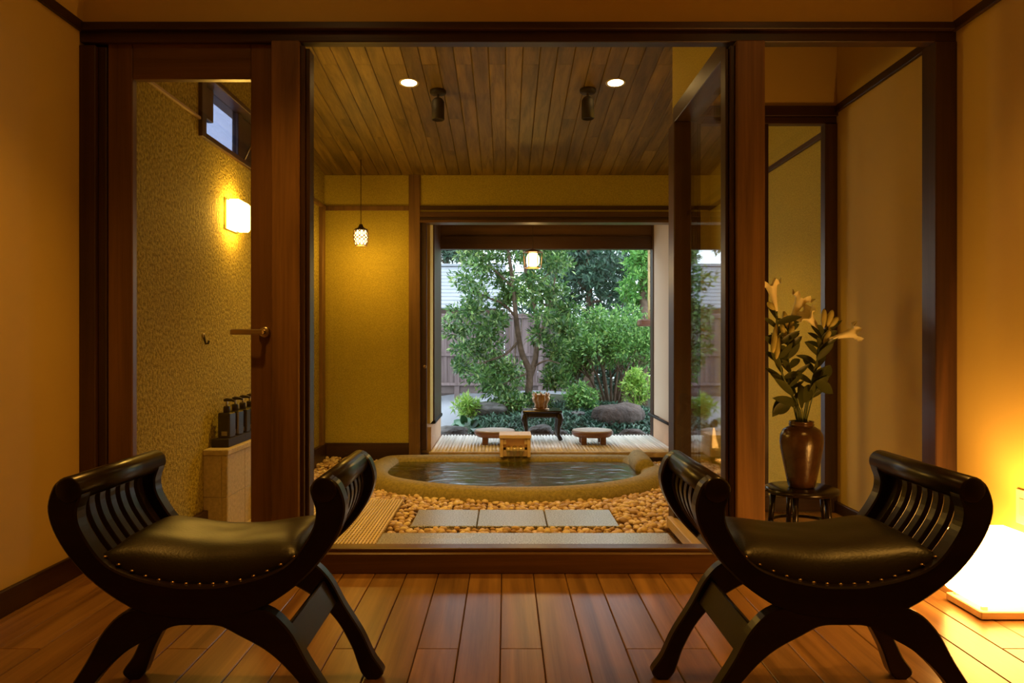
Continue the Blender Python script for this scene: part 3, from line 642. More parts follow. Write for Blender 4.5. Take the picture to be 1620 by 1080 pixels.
# ================================================================== BATH FITTINGS
# counter
cy0, cy1 = 3.963, 4.75; cx = -1.455; cz = 0.362
ct = empty('tiled_counter', (-1.52, 4.3, -0.1), 'low sandstone tiled counter under the wall lamp', 'counter')
box('core', BL + .002, cx - .006, cy0 + .006, cy1 - .006, -0.12, cz - .03, 'grout', ct, 0)
box('top_slab', BL, cx + .008, cy0 - .008, cy1, cz - .03, cz, 'tile', ct, 0.004)
for r_ in range(2):
    z0, z1 = (-0.12, 0.11) if r_ == 0 else (0.114, cz - .032)
    box('tile', BL + .001, -1.487, cy0, cy0 + .008, z0, z1, 'tile', ct, 0.0015); box('tile', -1.483, cx, cy0, cy0 + .008, z0, z1, 'tile', ct, 0.0015)
    for q in range(3): box('tile', cx - .008, cx, cy0 + .012 + q * .26, cy0 + .008 + (q + 1) * .26, z0, z1, 'tile', ct, 0.0015)
ty = box('bottle_tray', BL + .012, cx - .02, 4.04, 4.62, cz, cz + .045, 'blackmetal', bev=0.003); tag(ty, 'dark long tray on the tiled counter', 'tray')
tz = cz + .045
bl = empty('pump_bottle', (0, 0, 0), 'dark pump bottle nearest the front of the tray', 'bottle', 'pump bottles on the tray')
box('body', -.035, .035, -.035, .035, 0, .135, 'plastic', bl, 0.006, True)
lathe('neck', [(.018, .133), (.018, .165), (.014, .170), (0, .170)], (0, 0, 0), 'pump', bl, 14, True)
lathe('plunger', [(.005, .168), (.005, .198), (0, .198)], (0, 0, 0), 'steel', bl, 10, True)
tube('nozzle', [(-.016, 0, .201), (0, 0, .204), (.03, 0, .203), (.044, 0, .196)], [.007, .010, .008, .005], 'pump', bl, 8, True)
lb_ = raw('label_print', [(-.012, -.0355, .012), (.022, -.0355, .012), (.022, -.0355, .035), (-.012, -.0355, .035), (-.012, -.034, .012), (.022, -.034, .012), (.022, -.034, .035), (-.012, -.034, .035)],
    [(0, 1, 2, 3), (7, 6, 5, 4), (0, 4, 5, 1), (1, 5, 6, 2), (2, 6, 7, 3), (3, 7, 4, 0)], 'label', bl, False, True)
bl.location = (-1.515, 4.12, tz); bl.rotation_euler.z = -0.15
for i, (Y, lab) in enumerate([(4.24, 'second dark pump bottle from the front of the tray'), (4.36, 'third dark pump bottle from the front of the tray'), (4.48, 'rearmost dark pump bottle on the tray, half behind the door stile')]):
    dup(bl, (-1.512, Y, tz), lab, -0.1 + .1 * i)
# dark flat bottle behind
# wash bucket at the counter end
wb = empty('wash_bucket', (-1.39, 4.52, -0.085), 'dark wooden wash bucket beside the tiled counter', 'bucket')
lathe('tub', [(0, .01), (.075, 0), (.085, .19), (.088, .2), (.078, .2), (.07, .02), (0, .02)], wb.location, 'stoolblack', wb, 20); lathe('hoop', [(.081, .06), (.083, .06), (.084, .08), (.082, .08)], wb.location, 'steel', wb, 20)
# hook on wall
hk = empty('wall_hook', (BL, 0, 0), 'small dark metal hook on the rough stucco wall', 'hook'); q = P(322, 538, D * 1.306); hk.location = (BL, q.y, q.z)
tube('plate', [(BL, q.y, q.z + .025), (BL + .008, q.y, q.z + .025)], .012, 'steel', hk, 12); tube('arm', [(BL + .005, q.y, q.z + .03), (BL + .010, q.y, q.z + .0), (BL + .016, q.y, q.z - .018), (BL + .028, q.y, q.z - .016), (BL + .032, q.y, q.z - .002)], .006, 'blackmetal', hk, 8)
# sconce
sc = empty('wall_sconce', (BL, 4.37, 1.64), 'glowing square wall lamp on the rough stucco wall', 'lamp')
sy = D * 1.405
box('back_plate', BL, BL + .012, sy, sy + .20, 1.560, 1.735, 'steel', sc, 0.002)
box('diffuser', BL + .014, BL + .085, sy + .006, sy + .194, 1.565, 1.730, 'sconce', sc, 0.012)
# downlights and spots
def ceil_at(px, py):
    r = 2.086 / ((540 - py) / 396.0 + 0.293); Y = r * D; return Vector(((px - 800) / F * Y, Y, czl(Y)))
tilt = math.atan(0.0967)
for i, (px, lab) in enumerate([(647, 'round recessed downlight left of the black spotlights'), (974, 'round recessed downlight right of the black spotlights')]):
    q = ceil_at(px, 131); e = empty('downlight', q, lab, 'lamp', 'recessed ceiling downlights'); e.rotation_euler.x = -tilt
    lathe('trim_ring', [(.049, -.001), (.062, -.004), (.064, 0), (.064, .004), (.049, .004)], (0, 0, 0), 'outlet', e, 28, True)
    lathe('lens', [(0, -.003), (.035, -.004), (.050, -.001), (.050, .003)], (0, 0, 0), 'downlight', e, 24, True)
    lamp('downlight_beam', 'SPOT', q + Vector((0, 0, -.03)), 92 if i == 0 else 92, WARM2, 0.05, None, math.radians(100))
for i, (px, py, lab) in enumerate([(693, 144, 'black ceiling spotlight beside the left downlight'), (930, 142, 'black ceiling spotlight beside the right downlight')]):
    q = ceil_at(px, py); e = empty('ceiling_spotlight', q, lab, 'spotlight', 'black ceiling spotlights')
    lathe('canopy', [(.052, .012), (.052, -.014), (.046, -.022), (.012, -.024), (0, -.024)], (0, 0, 0), 'blackmetal', e, 24, True)
    tube('stem', [(0, 0, -.02), (0, 0, -.052)], .008, 'blackmetal', e, 10, True)
    lathe('housing', [(0, -.046), (.020, -.046), (.032, -.056), (.040, -.070), (.041, -.185), (.037, -.188), (.034, -.18), (0, -.175)], (0, 0, 0), 'blackmetal', e, 24, True)
# pendant in the bath corner
q = P(571, 376, 6.2); pz = czl(6.2)
pd = empty('pendant_lamp', (q.x, q.y, q.z), 'small glowing pendant with a pierced shade in the bath corner', 'lamp')
tube('cord', [(q.x, q.y, q.z + .09), (q.x, q.y, pz)], .0035, 'cord', pd, 6)
lathe('cap', [(0, .112), (.012, .110), (.022, .085), (.052, .070), (.052, .064), (0, .064)], q, 'cord', pd, 20)
lathe('glow', [(.0, .063), (.040, .060), (.052, .02), (.052, -.03), (.044, -.062), (0, -.064)], q, 'pendant', pd, 20)
bars = []
for k in range(10):
    for s_ in (-1, 1):
        pts = []
        for j in range(8):
            u = j / 7; th = 2 * math.pi * k / 10 + s_ * .55 * math.sin(u * math.pi * 2.0); rr = .053 + .008 * math.sin(u * math.pi); rr -= .010 * u ** 3
            pts.append((q.x + rr * math.cos(th), q.y + rr * math.sin(th), q.z + .064 - u * .13))
        bars.append(tube_data(pts, .0042, 5))
v, f = merge(bars); o = raw('pierced_shade', v, f, 'brass', pd, True); o['kind'] = 'stuff'
lathe('rim', [(.044, -.06), (.050, -.066), (.046, -.070), (.040, -.066)], q, 'brass', pd, 20)
lamp('pendant_bulb', 'POINT', (q.x, q.y - .02, q.z - .10), 9, WARM2, .05)
# deck lantern pendant
q = P(843, 411, 7.2)
pd = empty('hanging_lantern', (q.x, q.y, q.z), 'small glowing lantern hanging before the garden', 'lamp')
tube('cord', [(q.x, q.y, q.z + .08), (q.x, q.y, 2.15)], .003, 'cord', pd, 6)
lathe('cap', [(0, .105), (.02, .10), (.095, .078), (.098, .070), (.03, .072), (0, .07)], q, 'bronze', pd, 6)
lathe('globe', [(0, .066), (.045, .06), (.062, .02), (.062, -.03), (.045, -.06), (0, -.066)], q, 'bulb', pd, 18)
for k in range(6):
    th = math.pi / 3 * k; tube('rib', [(q.x + .09 * math.cos(th), q.y + .09 * math.sin(th), q.z + .075), (q.x + .078 * math.cos(th), q.y + .078 * math.sin(th), q.z - .075)], .004, 'bronze', pd, 5)
lathe('ring', [(.074, -.070), (.082, -.070), (.082, -.078), (.074, -.078)], q, 'bronze', pd, 6)
lamp('lantern_bulb', 'POINT', (q.x, q.y - .0, q.z - .14), 7, WARM2, .05)

# ================================================================== DECK FURNITURE
sl = empty('low_stool', (0, 0, 0), 'low round wooden stool at the left on the deck', 'stool', 'low stools on the deck')
lathe('seat', [(0, .128), (.18, .128), (.185, .124), (.186, .118), (0, .118)], (0, 0, 0), 'stooltop', sl, 36, True)
lathe('apron', [(0, .117), (.188, .117), (.194, .108), (.190, .096), (.178, .078), (.165, .068), (0, .068)], (0, 0, 0), 'stoolwood', sl, 36, True)
for k in range(4):
    th = math.pi / 4 + k * math.pi / 2; c_, s_ = math.cos(th) * .125, math.sin(th) * .125
    box('leg', c_ - .026, c_ + .026, s_ - .026, s_ + .026, 0, .07, 'stoolwood', sl, 0.005, True)
qa = P(937, 697, 7.05); sl.location = (P(783, 0, 7.05).x, 7.05, DZ)
dup(sl, (qa.x, 7.05, DZ), 'low round wooden stool at the right on the deck')
tb = empty('carved_table', (P(857, 0, 7.4).x, 7.4, DZ), 'small black carved table standing on the deck', 'table')
T = tb.location; tw = .19
box('top', T.x - tw, T.x + tw, T.y - .16, T.y + .16, .265 + DZ, .285 + DZ, 'stoolblack', tb, 0.006); box('apron', T.x - tw + .03, T.x + tw - .03, T.y - .14, T.y + .14, .215 + DZ, .265 + DZ, 'stoolblack', tb, 0.01)
for sx in (-1, 1):
    for sy_ in (-1, 1):
        bx_, by_ = T.x + sx * (tw - .03), T.y + sy_ * .13
        tube('leg', [(bx_, by_, .255 + DZ), (bx_ + sx * .012, by_, .20 + DZ), (bx_ - sx * .004, by_, .12 + DZ), (bx_ - sx * .008, by_, .06 + DZ), (bx_ + sx * .008, by_, .022 + DZ), (bx_ + sx * .02, by_, .0 + DZ)], [.032, .034, .022, .017, .022, .020], 'stoolblack', tb, 10)
pt = empty('bronze_pot', (P(856, 0, 7.4).x, 7.4, .285 + DZ), 'ornate bronze pot with lobed rim on the carved table', 'pot'); q = pt.location
lathe('saucer', [(0, 0), (.075, 0), (.082, .008), (0, .010)], q, 'bronze', pt, 24)
lathe('body', [(0, .008), (.052, .010), (.060, .03), (.056, .05), (.075, .085), (.080, .11), (.070, .125), (.084, .145), (.078, .148), (.062, .13), (0, .125)], q, 'bronze', pt, 40, lob=(10, .11))
for k in range(8):
    th = 2 * math.pi * k / 8; tube('knob', [(q.x + .07 * math.cos(th), q.y + .07 * math.sin(th), q.z + .14), (q.x + .074 * math.cos(th), q.y + .074 * math.sin(th), q.z + .155), (q.x + .074 * math.cos(th), q.y + .074 * math.sin(th), q.z + .165)], [.006, .010, .003], 'bronze', pt, 6)

# ================================================================== STOOLS (curved arm benches)
def make_bench(label):
    e = empty('curved_bench', (0, 0, 0), label, 'bench', 'dark curved arm benches')
    oL = [(-.298, .622), (-.322, .600), (-.334, .545), (-.307, .474), (-.243, .396), (-.152, .332), (-.07, .308), (0, .303)]
    iL = [(-.264, .606), (-.258, .582), (-.268, .545), (-.257, .50), (-.208, .432), (-.143, .399), (-.058, .38), (0, .377)]
    o_ = catmull(oL + [(-p[0], p[1]) for p in oL[-2::-1]], 5); i_ = catmull(iL + [(-p[0], p[1]) for p in iL[-2::-1]], 5)
    lo = [(0, .335), (-.06, .335), (-.152, .325), (-.207, .280), (-.250, .205), (-.299, .127), (-.330, .062), (-.358, .020), (-.342, 0)]
    li = [(0, .290), (-.05, .288), (-.092, .268), (-.165, .226), (-.230, .160), (-.270, .090), (-.285, .050), (-.297, .018), (-.312, 0)]
    lo, li = catmull(lo, 5), catmull(li, 5)
    for y0, y1, nm in ((-.212, -.168, 'front'), (.168, .212, 'rear')):
        v, f = strip_prism(o_, i_, y0, y1); raw('curved_frame', v, f, 'black', e, False, True)
        v, f = strip_prism(lo, li, y0 + .002, y1 - .002); raw('leg', v, f, 'black', e, False, True)
        v, f = strip_prism([(-p[0], p[1]) for p in lo], [(-p[0], p[1]) for p in li], y0 + .002, y1 - .002); raw('leg', v, [q[::-1] for q in f], 'black', e, False, True)
    for s in (-1, 1):
        tube('arm_roll', [(s * .286, -.216, .594), (s * .286, -.212, .594), (s * .286, .212, .594), (s * .286, .216, .594)], [.024, .030, .030, .024], 'black', e, 20, True)
        pth = catmull([(-.297, .578), (-.302, .54), (-.284, .487), (-.236, .420), (-.200, .392)], 4)
        so = []; si_ = []
        for k_, p in enumerate(pth):
            tg = pth[min(k_ + 1, len(pth) - 1)] - pth[max(k_ - 1, 0)]; nn = np.array((-tg[1], tg[0])); nn /= np.linalg.norm(nn)
            so.append(p - nn * .007); si_.append(p + nn * .007)
        so = [(-s * p[0], p[1]) for p in so]; si_ = [(-s * p[0], p[1]) for p in si_]
        if s > 0: so = [(-p[0] * -1, p[1]) for p in so]
        for k_ in range(7):
            yc = -.144 + k_ * .048
            v, f = strip_prism([(p[0], p[1]) for p in so], [(p[0], p[1]) for p in si_], yc - .014, yc + .014, .002); raw('arm_slat', v, f, 'black', e, False, True)
        box('seat_rail', s * .236, s * .196, -.17, .17, .385, .418, 'black', e, 0.004, True)
        ang = math.atan2(.075, .043)
        mm = Matrix.Translation((s * .206, 0, .238)) @ Matrix.Rotation(s * ang, 4, 'Y')
        box('stretcher', -.036, .036, -.17, .17, -.009, .009, 'black', e, 0.003, True, mm)
    nu, nv = 28, 20; V = []; Fc = []
    for side in (1, 0):
        for a in range(nu + 1):
            for c in range(nv + 1):
                u = -1 + 2 * a / nu; v_ = -1 + 2 * c / nv; xx = u * .222; base_ = .372 + .062 * (abs(u) ** 2.2)
                pf_ = .070 * (max(0, 1 - abs(u) ** 3.2)) ** .6 * (max(0, 1 - abs(v_) ** 3.5)) ** .55
                wob = .003 * noise.noise(Vector((u * 3, v_ * 3, 2.2)))
                V.append((xx, v_ * .188, base_ + (pf_ + wob + .010 if side else -.03)))
    nn = (nu + 1) * (nv + 1)
    for a in range(nu):
        for c in range(nv):
            i0 = a * (nv + 1) + c; Fc.append((i0, i0 + nv + 1, i0 + nv + 2, i0 + 1)); Fc.append((nn + i0, nn + i0 + 1, nn + i0 + nv + 2, nn + i0 + nv + 1))
    per = [a * (nv + 1) for a in range(nu + 1)] + [nu * (nv + 1) + c for c in range(1, nv + 1)] + [a * (nv + 1) + nv for a in range(nu - 1, -1, -1)] + [c for c in range(nv - 1, 0, -1)]
    for k_ in range(len(per)):
        a, c = per[k_], per[(k_ + 1) % len(per)]; Fc.append((a, nn + a, nn + c, c))
    cu = raw('seat_cushion', V, Fc, 'leather', e, True, True)
    nl = []
    for k_ in range(15):
        u = -1 + 2 * k_ / 14; z = .372 + .062 * abs(u) ** 2.2 + .004
        for y in (-.190, .190): nl.append(lathe_data([(0, .004), (.004, .003), (.006, 0)], (u * .215, y, z), 8))
    for k_ in range(1, 11):
        y = -.19 + .38 * k_ / 11
        for s in (-1, 1): nl.append(lathe_data([(0, .004), (.004, .003), (.006, 0)], (s * .218, y, .442), 8))
    v, f = merge(nl); o = raw('nail_heads', v, f, 'brass', cu, True, True); o['kind'] = 'stuff'
    return e
b1 = make_bench('dark curved bench with leather seat near the left wall'); b1.location = (-0.694, 1.91, 0)
dup(b1, (0.760, 1.91, 0), 'dark curved bench with leather seat in front of the paper lamp')

# ================================================================== PAPER FLOOR LAMP
lx0, lx1, ly0, ly1 = 1.582, 1.782, 2.52, 2.715
al = empty('paper_floor_lamp', (1.68, 2.62, 0), 'glowing cube paper lamp on a wooden base by the right wall', 'lamp')
box('base', lx0 - .004, lx1 + .01, ly0 - .004, ly1 + .004, 0.004, .030, 'hinoki', al, 0.003)
for xx in (lx0 + .02, lx1 - .02):
    for yy in (ly0 + .02, ly1 - .02): box('foot', xx - .008, xx + .008, yy - .008, yy + .008, .030, .046, 'hinoki', al, 0.001)
bm = bmesh.new(); bm_box(bm, lx0 - .012, lx1 + .012, ly0 - .012, ly1 + .012, .046, .272, 0.012)
for v_ in bm.verts:
    if v_.co.z > .2: v_.co.x = 1.682 + (v_.co.x - 1.682) * .93; v_.co.y = 2.6175 + (v_.co.y - 2.6175) * .93
from_bm('paper_shade', bm, 'paper', al)
lamp('lamp_open_top_glow', 'SPOT', (1.62, 2.61, .30), 15, (1.0, 0.46, 0.10), 0.07, None, math.radians(165), (math.pi, 0, 0))
# (front room ceiling downlight, above the picture)
fd = empty('room_downlight', (-0.80, 2.25, ZC), 'recessed ceiling downlight over the left bench', 'lamp')
lathe('trim_ring', [(.049, -.001), (.062, -.004), (.064, 0), (.064, .004), (.049, .004)], (0, 0, 0), 'outlet', fd, 28, True)
lathe('lens', [(0, -.003), (.035, -.004), (.050, -.001), (.050, .003)], (0, 0, 0), 'downlight', fd, 24, True)
lamp('room_downlight_beam', 'SPOT', (-0.80, 2.25, ZC - .03), 58, WARM, 0.05, None, math.radians(94))
fill_fd = dup(fd, (1.30, 1.95, ZC), 'added ceiling downlight over the right bench, brightening the right wall')  # unseen fixture, added only to lift the right wall
lamp('room_downlight_beam', 'SPOT', (1.30, 1.95, ZC - .03), 50, WARM, 0.05, None, math.radians(94))  # fill beam of the added fixture, brightens the right wall
# wall outlet
ou = empty('wall_outlet', (XR, 2.63, .40), 'small cream outlet plate on the right wall', 'outlet'); q = Vector((XR, P(1617, 800, 2.66).y, H - 260 / F * 2.66))
box('plate', XR - .008, XR, 2.60, 2.67, q.z - .06, q.z + .06, 'outlet', ou, 0.002); box('socket', XR - .010, XR - .007, 2.62, 2.65, q.z - .03, q.z + .03, 'label', ou, 0.001)

# ================================================================== VASE STOOL + VASE + LILIES
VY = D * 1.18
q = P(1268, 770, VY); sz = q.z
vs_ = empty('vase_stool', (q.x, VY, 0), 'small black round stool under the vase in the alcove', 'stool')
lathe('seat', [(0, sz), (.155, sz), (.166, sz - .006), (.166, sz - .020), (.158, sz - .026), (0, sz - .026)], (q.x, VY, 0), 'stoolblack', vs_, 40)
for k in range(5):
    th = 2 * math.pi * (k + .3) / 5; c_, s_ = math.cos(th), math.sin(th)
    tube('leg', [(q.x + .125 * c_, VY + .125 * s_, sz - .024), (q.x + .145 * c_, VY + .145 * s_, 0)], [.014, .012], 'stoolblack', vs_, 10)
v, f = tube_data([(q.x + .136 * math.cos(a_), VY + .136 * math.sin(a_), .075) for a_ in np.linspace(0, 2 * math.pi, 33)], .008, 8); raw('stretcher_ring', v, f, 'stoolblack', vs_, True)
va = empty('flower_vase', (q.x, VY, sz), 'brown glazed stoneware vase holding lilies', 'vase')
lathe('body', [(0, 0), (.055, 0), (.060, .006), (.068, .04), (.082, .11), (.095, .18), (.0985, .215), (.096, .245), (.084, .270), (.062, .284), (.052, .288), (.052, .292)], (q.x, VY, sz), 'vase', va, 44)
lathe('neck_ring', [(.050, .288), (.056, .290), (.058, .296), (.053, .300), (.056, .305), (.055, .311), (.048, .311), (.046, .29), (.03, .24), (0, .22)], (q.x, VY, sz), 'vase', va, 40)
mouth = Vector((q.x, VY, sz + .30))
def leaf_blade(base, tip, width, droop=0.0, seg=6, side=None):
    base, tip = Vector(base), Vector(tip); d = tip - base; L = d.length; d.normalize()
    s = side if side else d.cross(Vector((0.2, -1, 0.3))).normalized(); nrm = s.cross(d).normalized(); V = []; Fc = []
    for i in range(seg + 1):
        u = i / seg; wv = width * math.sin(math.pi * min(1, (u * .92 + .08))) ** .8 * .5; c = base + d * L * u + Vector((0, 0, -droop * u * u))
        V += [c - s * wv + nrm * wv * .35, c, c + s * wv + nrm * wv * .35]
    for i in range(seg): Fc += [(i * 3, i * 3 + 1, i * 3 + 4, i * 3 + 3), (i * 3 + 1, i * 3 + 2, i * 3 + 5, i * 3 + 4)]
    n0 = len(V); V += [p - nrm * .0015 for p in V]; Fc += [tuple(n0 + k for k in q_[::-1]) for q_ in Fc]
    return V, Fc
def trumpet(base, mouth_, rad, seg=30, rows=10, curl=.5):
    base, mouth_ = Vector(base), Vector(mouth_); ax = (mouth_ - base); L = ax.length; ax.normalize(); a = ax.orthogonal().normalized(); b_ = ax.cross(a); V = []; Fc = []
    for i in range(rows + 1):
        u = i / rows
        for k in range(seg):
            th = 2 * math.pi * k / seg; pe = abs(math.cos(3 * th / 2 * 1.0)) if False else (0.5 + 0.5 * math.cos(6 * th))
            ext = 1 - .26 * (1 - pe) * u ** 4
            rr = rad * (.13 + .45 * u ** 1.1 + .42 * u ** 5) * (1 + .14 * pe * u)
            V.append(base + ax * (L * u * ext - curl * rad * pe * max(0, u - .85) * 3) + (a * math.cos(th) + b_ * math.sin(th)) * rr)
    for i in range(rows):
        for k in range(seg): k2 = (k + 1) % seg; Fc.append((i * seg + k, i * seg + k2, (i + 1) * seg + k2, (i + 1) * seg + k))
    Fc.append(tuple(range(seg))[::-1]); return V, Fc
def VP(x, y, dy=0.0): return P(x, y, VY + dy)
def lily(label, stem_pts, flowers, buds, n_leaf, seed):
    rnd = random.Random(seed); e = empty('lily_stem', mouth, label, 'flower', 'lilies in the vase')
    pts = [Vector(p) for p in catmull([Vector(mouth) + Vector((0, 0, -.12))] + stem_pts, 6)]
    tube('stem', pts, [.006 - .003 * i / len(pts) for i in range(len(pts))], 'leafstem', e, 7)
    for (b_, m_, r_) in flowers:
        v, f = trumpet(b_, m_, r_); raw('flower', v, f, 'lily', e, True)
        tube('flower_stalk', [pts[-1], Vector(b_)], .0035, 'leafstem', e, 6)
    for (b_, m_) in buds:
        b_, m_ = Vector(b_), Vector(m_); tube('bud', [b_.lerp(m_, u) for u in (0, .15, .4, .7, .9, 1)], [.003, .009, .013, .014, .009, .002], 'bud', e, 9)
        tube('flower_stalk', [pts[-1], b_], .003, 'leafstem', e, 6)
    for k in range(n_leaf):
        i = int(len(pts) * (.30 + .66 * k / n_leaf)); c = pts[i]; th = k * 2.4 + rnd.uniform(-.4, .4); up = rnd.uniform(.5, 1.1)
        d = Vector((math.cos(th), math.sin(th) * .8, up)).normalized(); L = rnd.uniform(.08, .135)
        v, f = leaf_blade(c, c + d * L, rnd.uniform(.022, .036), rnd.uniform(0, .03)); raw('leaf', v, f, 'lilyleaf', e, True)
lily('lily stem with the tallest upright bloom beside the corner post', [VP(1258, 640), VP(1237, 590, -.02), VP(1232, 545, -.02), VP(1229, 500, -.02)], [(VP(1229, 492, -.02), VP(1217, 438, -.03), .046)], [(VP(1228, 512, -.03), VP(1222, 560, -.05)), (VP(1232, 530, -.03), VP(1228, 568, -.05)), (VP(1226, 490, -.02), VP(1214, 478, -.03))], 20, 1)
lily('lily stem with one bloom tilting right at the centre', [VP(1262, 640, .02), VP(1250, 590, .02), VP(1246, 545, .02), VP(1249, 512, .02)], [(VP(1250, 507, .02), VP(1274, 461, .0), .050)], [(VP(1246, 520, .02), VP(1240, 492, .01)), (VP(1243, 540, .0), VP(1236, 512, -.01)), (VP(1250, 540, .02), VP(1254, 506, .0))], 22, 2)
lily('lily stem with a bloom pointing right towards the wall', [VP(1275, 640), VP(1288, 590), VP(1297, 550), VP(1303, 525)], [(VP(1311, 536, -.02), VP(1364, 522, -.05), .046), (VP(1296, 520), VP(1269, 490, -.04), .048)], [(VP(1309, 516), VP(1317, 490, -.01)), (VP(1310, 520), VP(1326, 501, -.01)), (VP(1303, 545), VP(1314, 520, -.02)), (VP(1302, 520), VP(1304, 488, 0))], 22, 3)
fs_ = empty('foliage_spray', mouth, 'spray of broad rounded leaves at the vase mouth', 'leaves')
for (x, y, dx, dy, wd) in [(1250, 640, -28, 10, .055), (1262, 640, -40, -14, .045), (1240, 628, -18, 28, .055), (1285, 610, 22, -18, .06), (1290, 605, 28, 14, .06), (1280, 610, -8, 24, .05), (1255, 625, -30, -30, .04), (1275, 640, 14, -40, .035), (1268, 645, -4, -46, .035), (1245, 610, -26, -22, .035), (1282, 620, 30, -30, .045), (1300, 600, 14, -26, .05)]:
    b_ = VP(x, y, random.uniform(-.07, .03)); tp = VP(x + dx, y + dy, random.uniform(-.10, .03)); v, f = leaf_blade(b_, tp, wd, .01); raw('leaf', v, f, 'lilyleaf', fs_, True)
    tube('twig', [mouth + Vector((0, 0, -.08)), mouth.lerp(b_, .5) + Vector((0, -.01, .02)), b_], [.004, .003, .002], 'leafstem', fs_, 5)

# ================================================================== CARVED MIRROR ON THE WALL FACING THE WINDOW
mx0, mx1, mz0, mz1 = -1.69, -0.97, .55, 1.80
cm = empty('carved_mirror', (-1.33, YB + .03, .55), 'large mirror in a carved dark frame, reflected in the glass', 'mirror')
box('mirror_plate', mx0 + .10, mx1 - .10, YB + .005, YB + .02, mz0 + .10, mz1 - .12, 'mirror', cm, 0)
for a in ((mx0, mx0 + .11, mz0, mz1), (mx1 - .11, mx1, mz0, mz1), (mx0 + .11, mx1 - .11, mz0, mz0 + .11), (mx0 + .11, mx1 - .11, mz1 - .13, mz1)): box('frame_rail', a[0], a[1], YB, YB + .045, a[2], a[3], 'carved', cm, 0.008)
for k in range(8):
    xx = mx0 + .04 + k * (mx1 - mx0 - .08) / 7
    tube('carved_scroll', [(xx + .035 * math.cos(a_) * (1 - a_ / 9), YB + .05, mz1 - .02 + .035 * math.sin(a_) * (1 - a_ / 9)) for a_ in np.linspace(0, 7, 14)], .010, 'carved', cm, 6)

# ================================================================== GARDEN
def gz(x, y):
    """ground height"""
    m_ = 0.25 * math.exp(-((x - .8) / 1.7) ** 2) * (1 / (1 + math.exp(-(y - 8.35) * 4.0)))
    return -0.20 + m_ + 0.02 * math.sin(x * 3 + y)
nx, ny = 60, 60; V = []; Fc = []
gx = np.linspace(-7, 8, nx + 1); gy = np.linspace(7.75, 22, ny + 1)
for yv in gy:
    for xv in gx: V.append((xv, yv, gz(xv, yv)))
for a in range(ny):
    for c in range(nx): i0 = a * (nx + 1) + c; Fc.append((i0, i0 + 1, i0 + nx + 2, i0 + nx + 1))
go = raw('garden_ground', V, Fc, 'ggravel', None, True); struct(go, 'pale grey gravel ground of the garden', 'ground')
go.data.materials.append(M['soil'])
for p in go.data.polygons:
    if p.center.x > -0.55 + (p.center.y - 8) * .02 and (p.center.y < 12.5 or p.center.x > 1.2): p.material_index = 1
def leaf_cloud(name, centers, sizes, n, L, mat, parent, wid=.42, seed=0, updir=.5, flat=1.0):
    r = np.random.default_rng(seed); idx = r.integers(0, len(centers), n); c = np.array(centers)[idx]; s = np.array(sizes)[idx][:, None]
    g = r.normal(size=(n, 3)); g /= np.linalg.norm(g, axis=1)[:, None]; rad = r.random((n, 1)) ** .45
    pos = c + g * rad * s * np.array((1, 1, flat))
    d = g * .8 + r.normal(size=(n, 3)) * .55 + np.array((0, 0, updir * .2)); d /= np.linalg.norm(d, axis=1)[:, None]
    up = np.array((0, 0, 1.0)) + r.normal(size=(n, 3)) * .55; sd_ = np.cross(d, up); sd_ /= np.linalg.norm(sd_, axis=1)[:, None] + 1e-9; nn = np.cross(sd_, d)
    l = L * r.uniform(.6, 1.25, (n, 1)); w_ = l * wid * .5
    b0 = pos; tip = pos + d * l; m1 = pos + d * l * .45 - sd_ * w_ + nn * w_ * .3; m2 = pos + d * l * .45 + sd_ * w_ + nn * w_ * .3
    V = np.stack([b0, m1, tip, m2], 1).reshape(-1, 3); i = np.arange(n)[:, None] * 4
    Fa = np.concatenate([i + np.array([[0, 2, 1]]), i + np.array([[0, 3, 2]])], 0)
    o = fast_mesh(name, V, Fa, mat, parent); o['kind'] = 'stuff'; return o
def grow(base, height, spread, n_main, seed, trunk_r, fork=.35, lean=(0, 0), levels=2):
    rd = random.Random(seed); parts = []; tips = []
    base = Vector(base)
    def br(p, d, L, r, lev):
        pts = [p]; dd = d.copy(); n = 5
        for i in range(n):
            dd = (dd + Vector((rd.uniform(-.18, .18), rd.uniform(-.18, .18), rd.uniform(-.02, .16)))).normalized(); pts.append(pts[-1] + dd * L / n)
        parts.append(tube_data(pts, [r * (1 - .55 * i / n) for i in range(n + 1)], 6))
        if lev > 0:
            for i in range(2, n + 1):
                for q_ in range(2 if i == n else 1):
                    nd = (dd + Vector((rd.uniform(-1, 1) * spread, rd.uniform(-1, 1) * spread, rd.uniform(-.1, .5)))).normalized(); br(pts[i], nd, L * rd.uniform(.45, .7), r * .45, lev - 1)
        else: tips.extend(pts[2:])
    tr = base + Vector((lean[0], lean[1], height * fork)); parts.append(tube_data([base + Vector((0, 0, -.1)), base.lerp(tr, .5) + Vector((.02, 0, 0)), tr], [trunk_r * 1.15, trunk_r, trunk_r * .85], 8))
    for k in range(n_main):
        th = 2 * math.pi * k / n_main + rd.uniform(-.3, .3); br(tr, Vector((math.cos(th) * spread, math.sin(th) * spread * .8, 1)).normalized(), height * (1 - fork) * .62, trunk_r * .62, levels)
    return merge(parts), tips
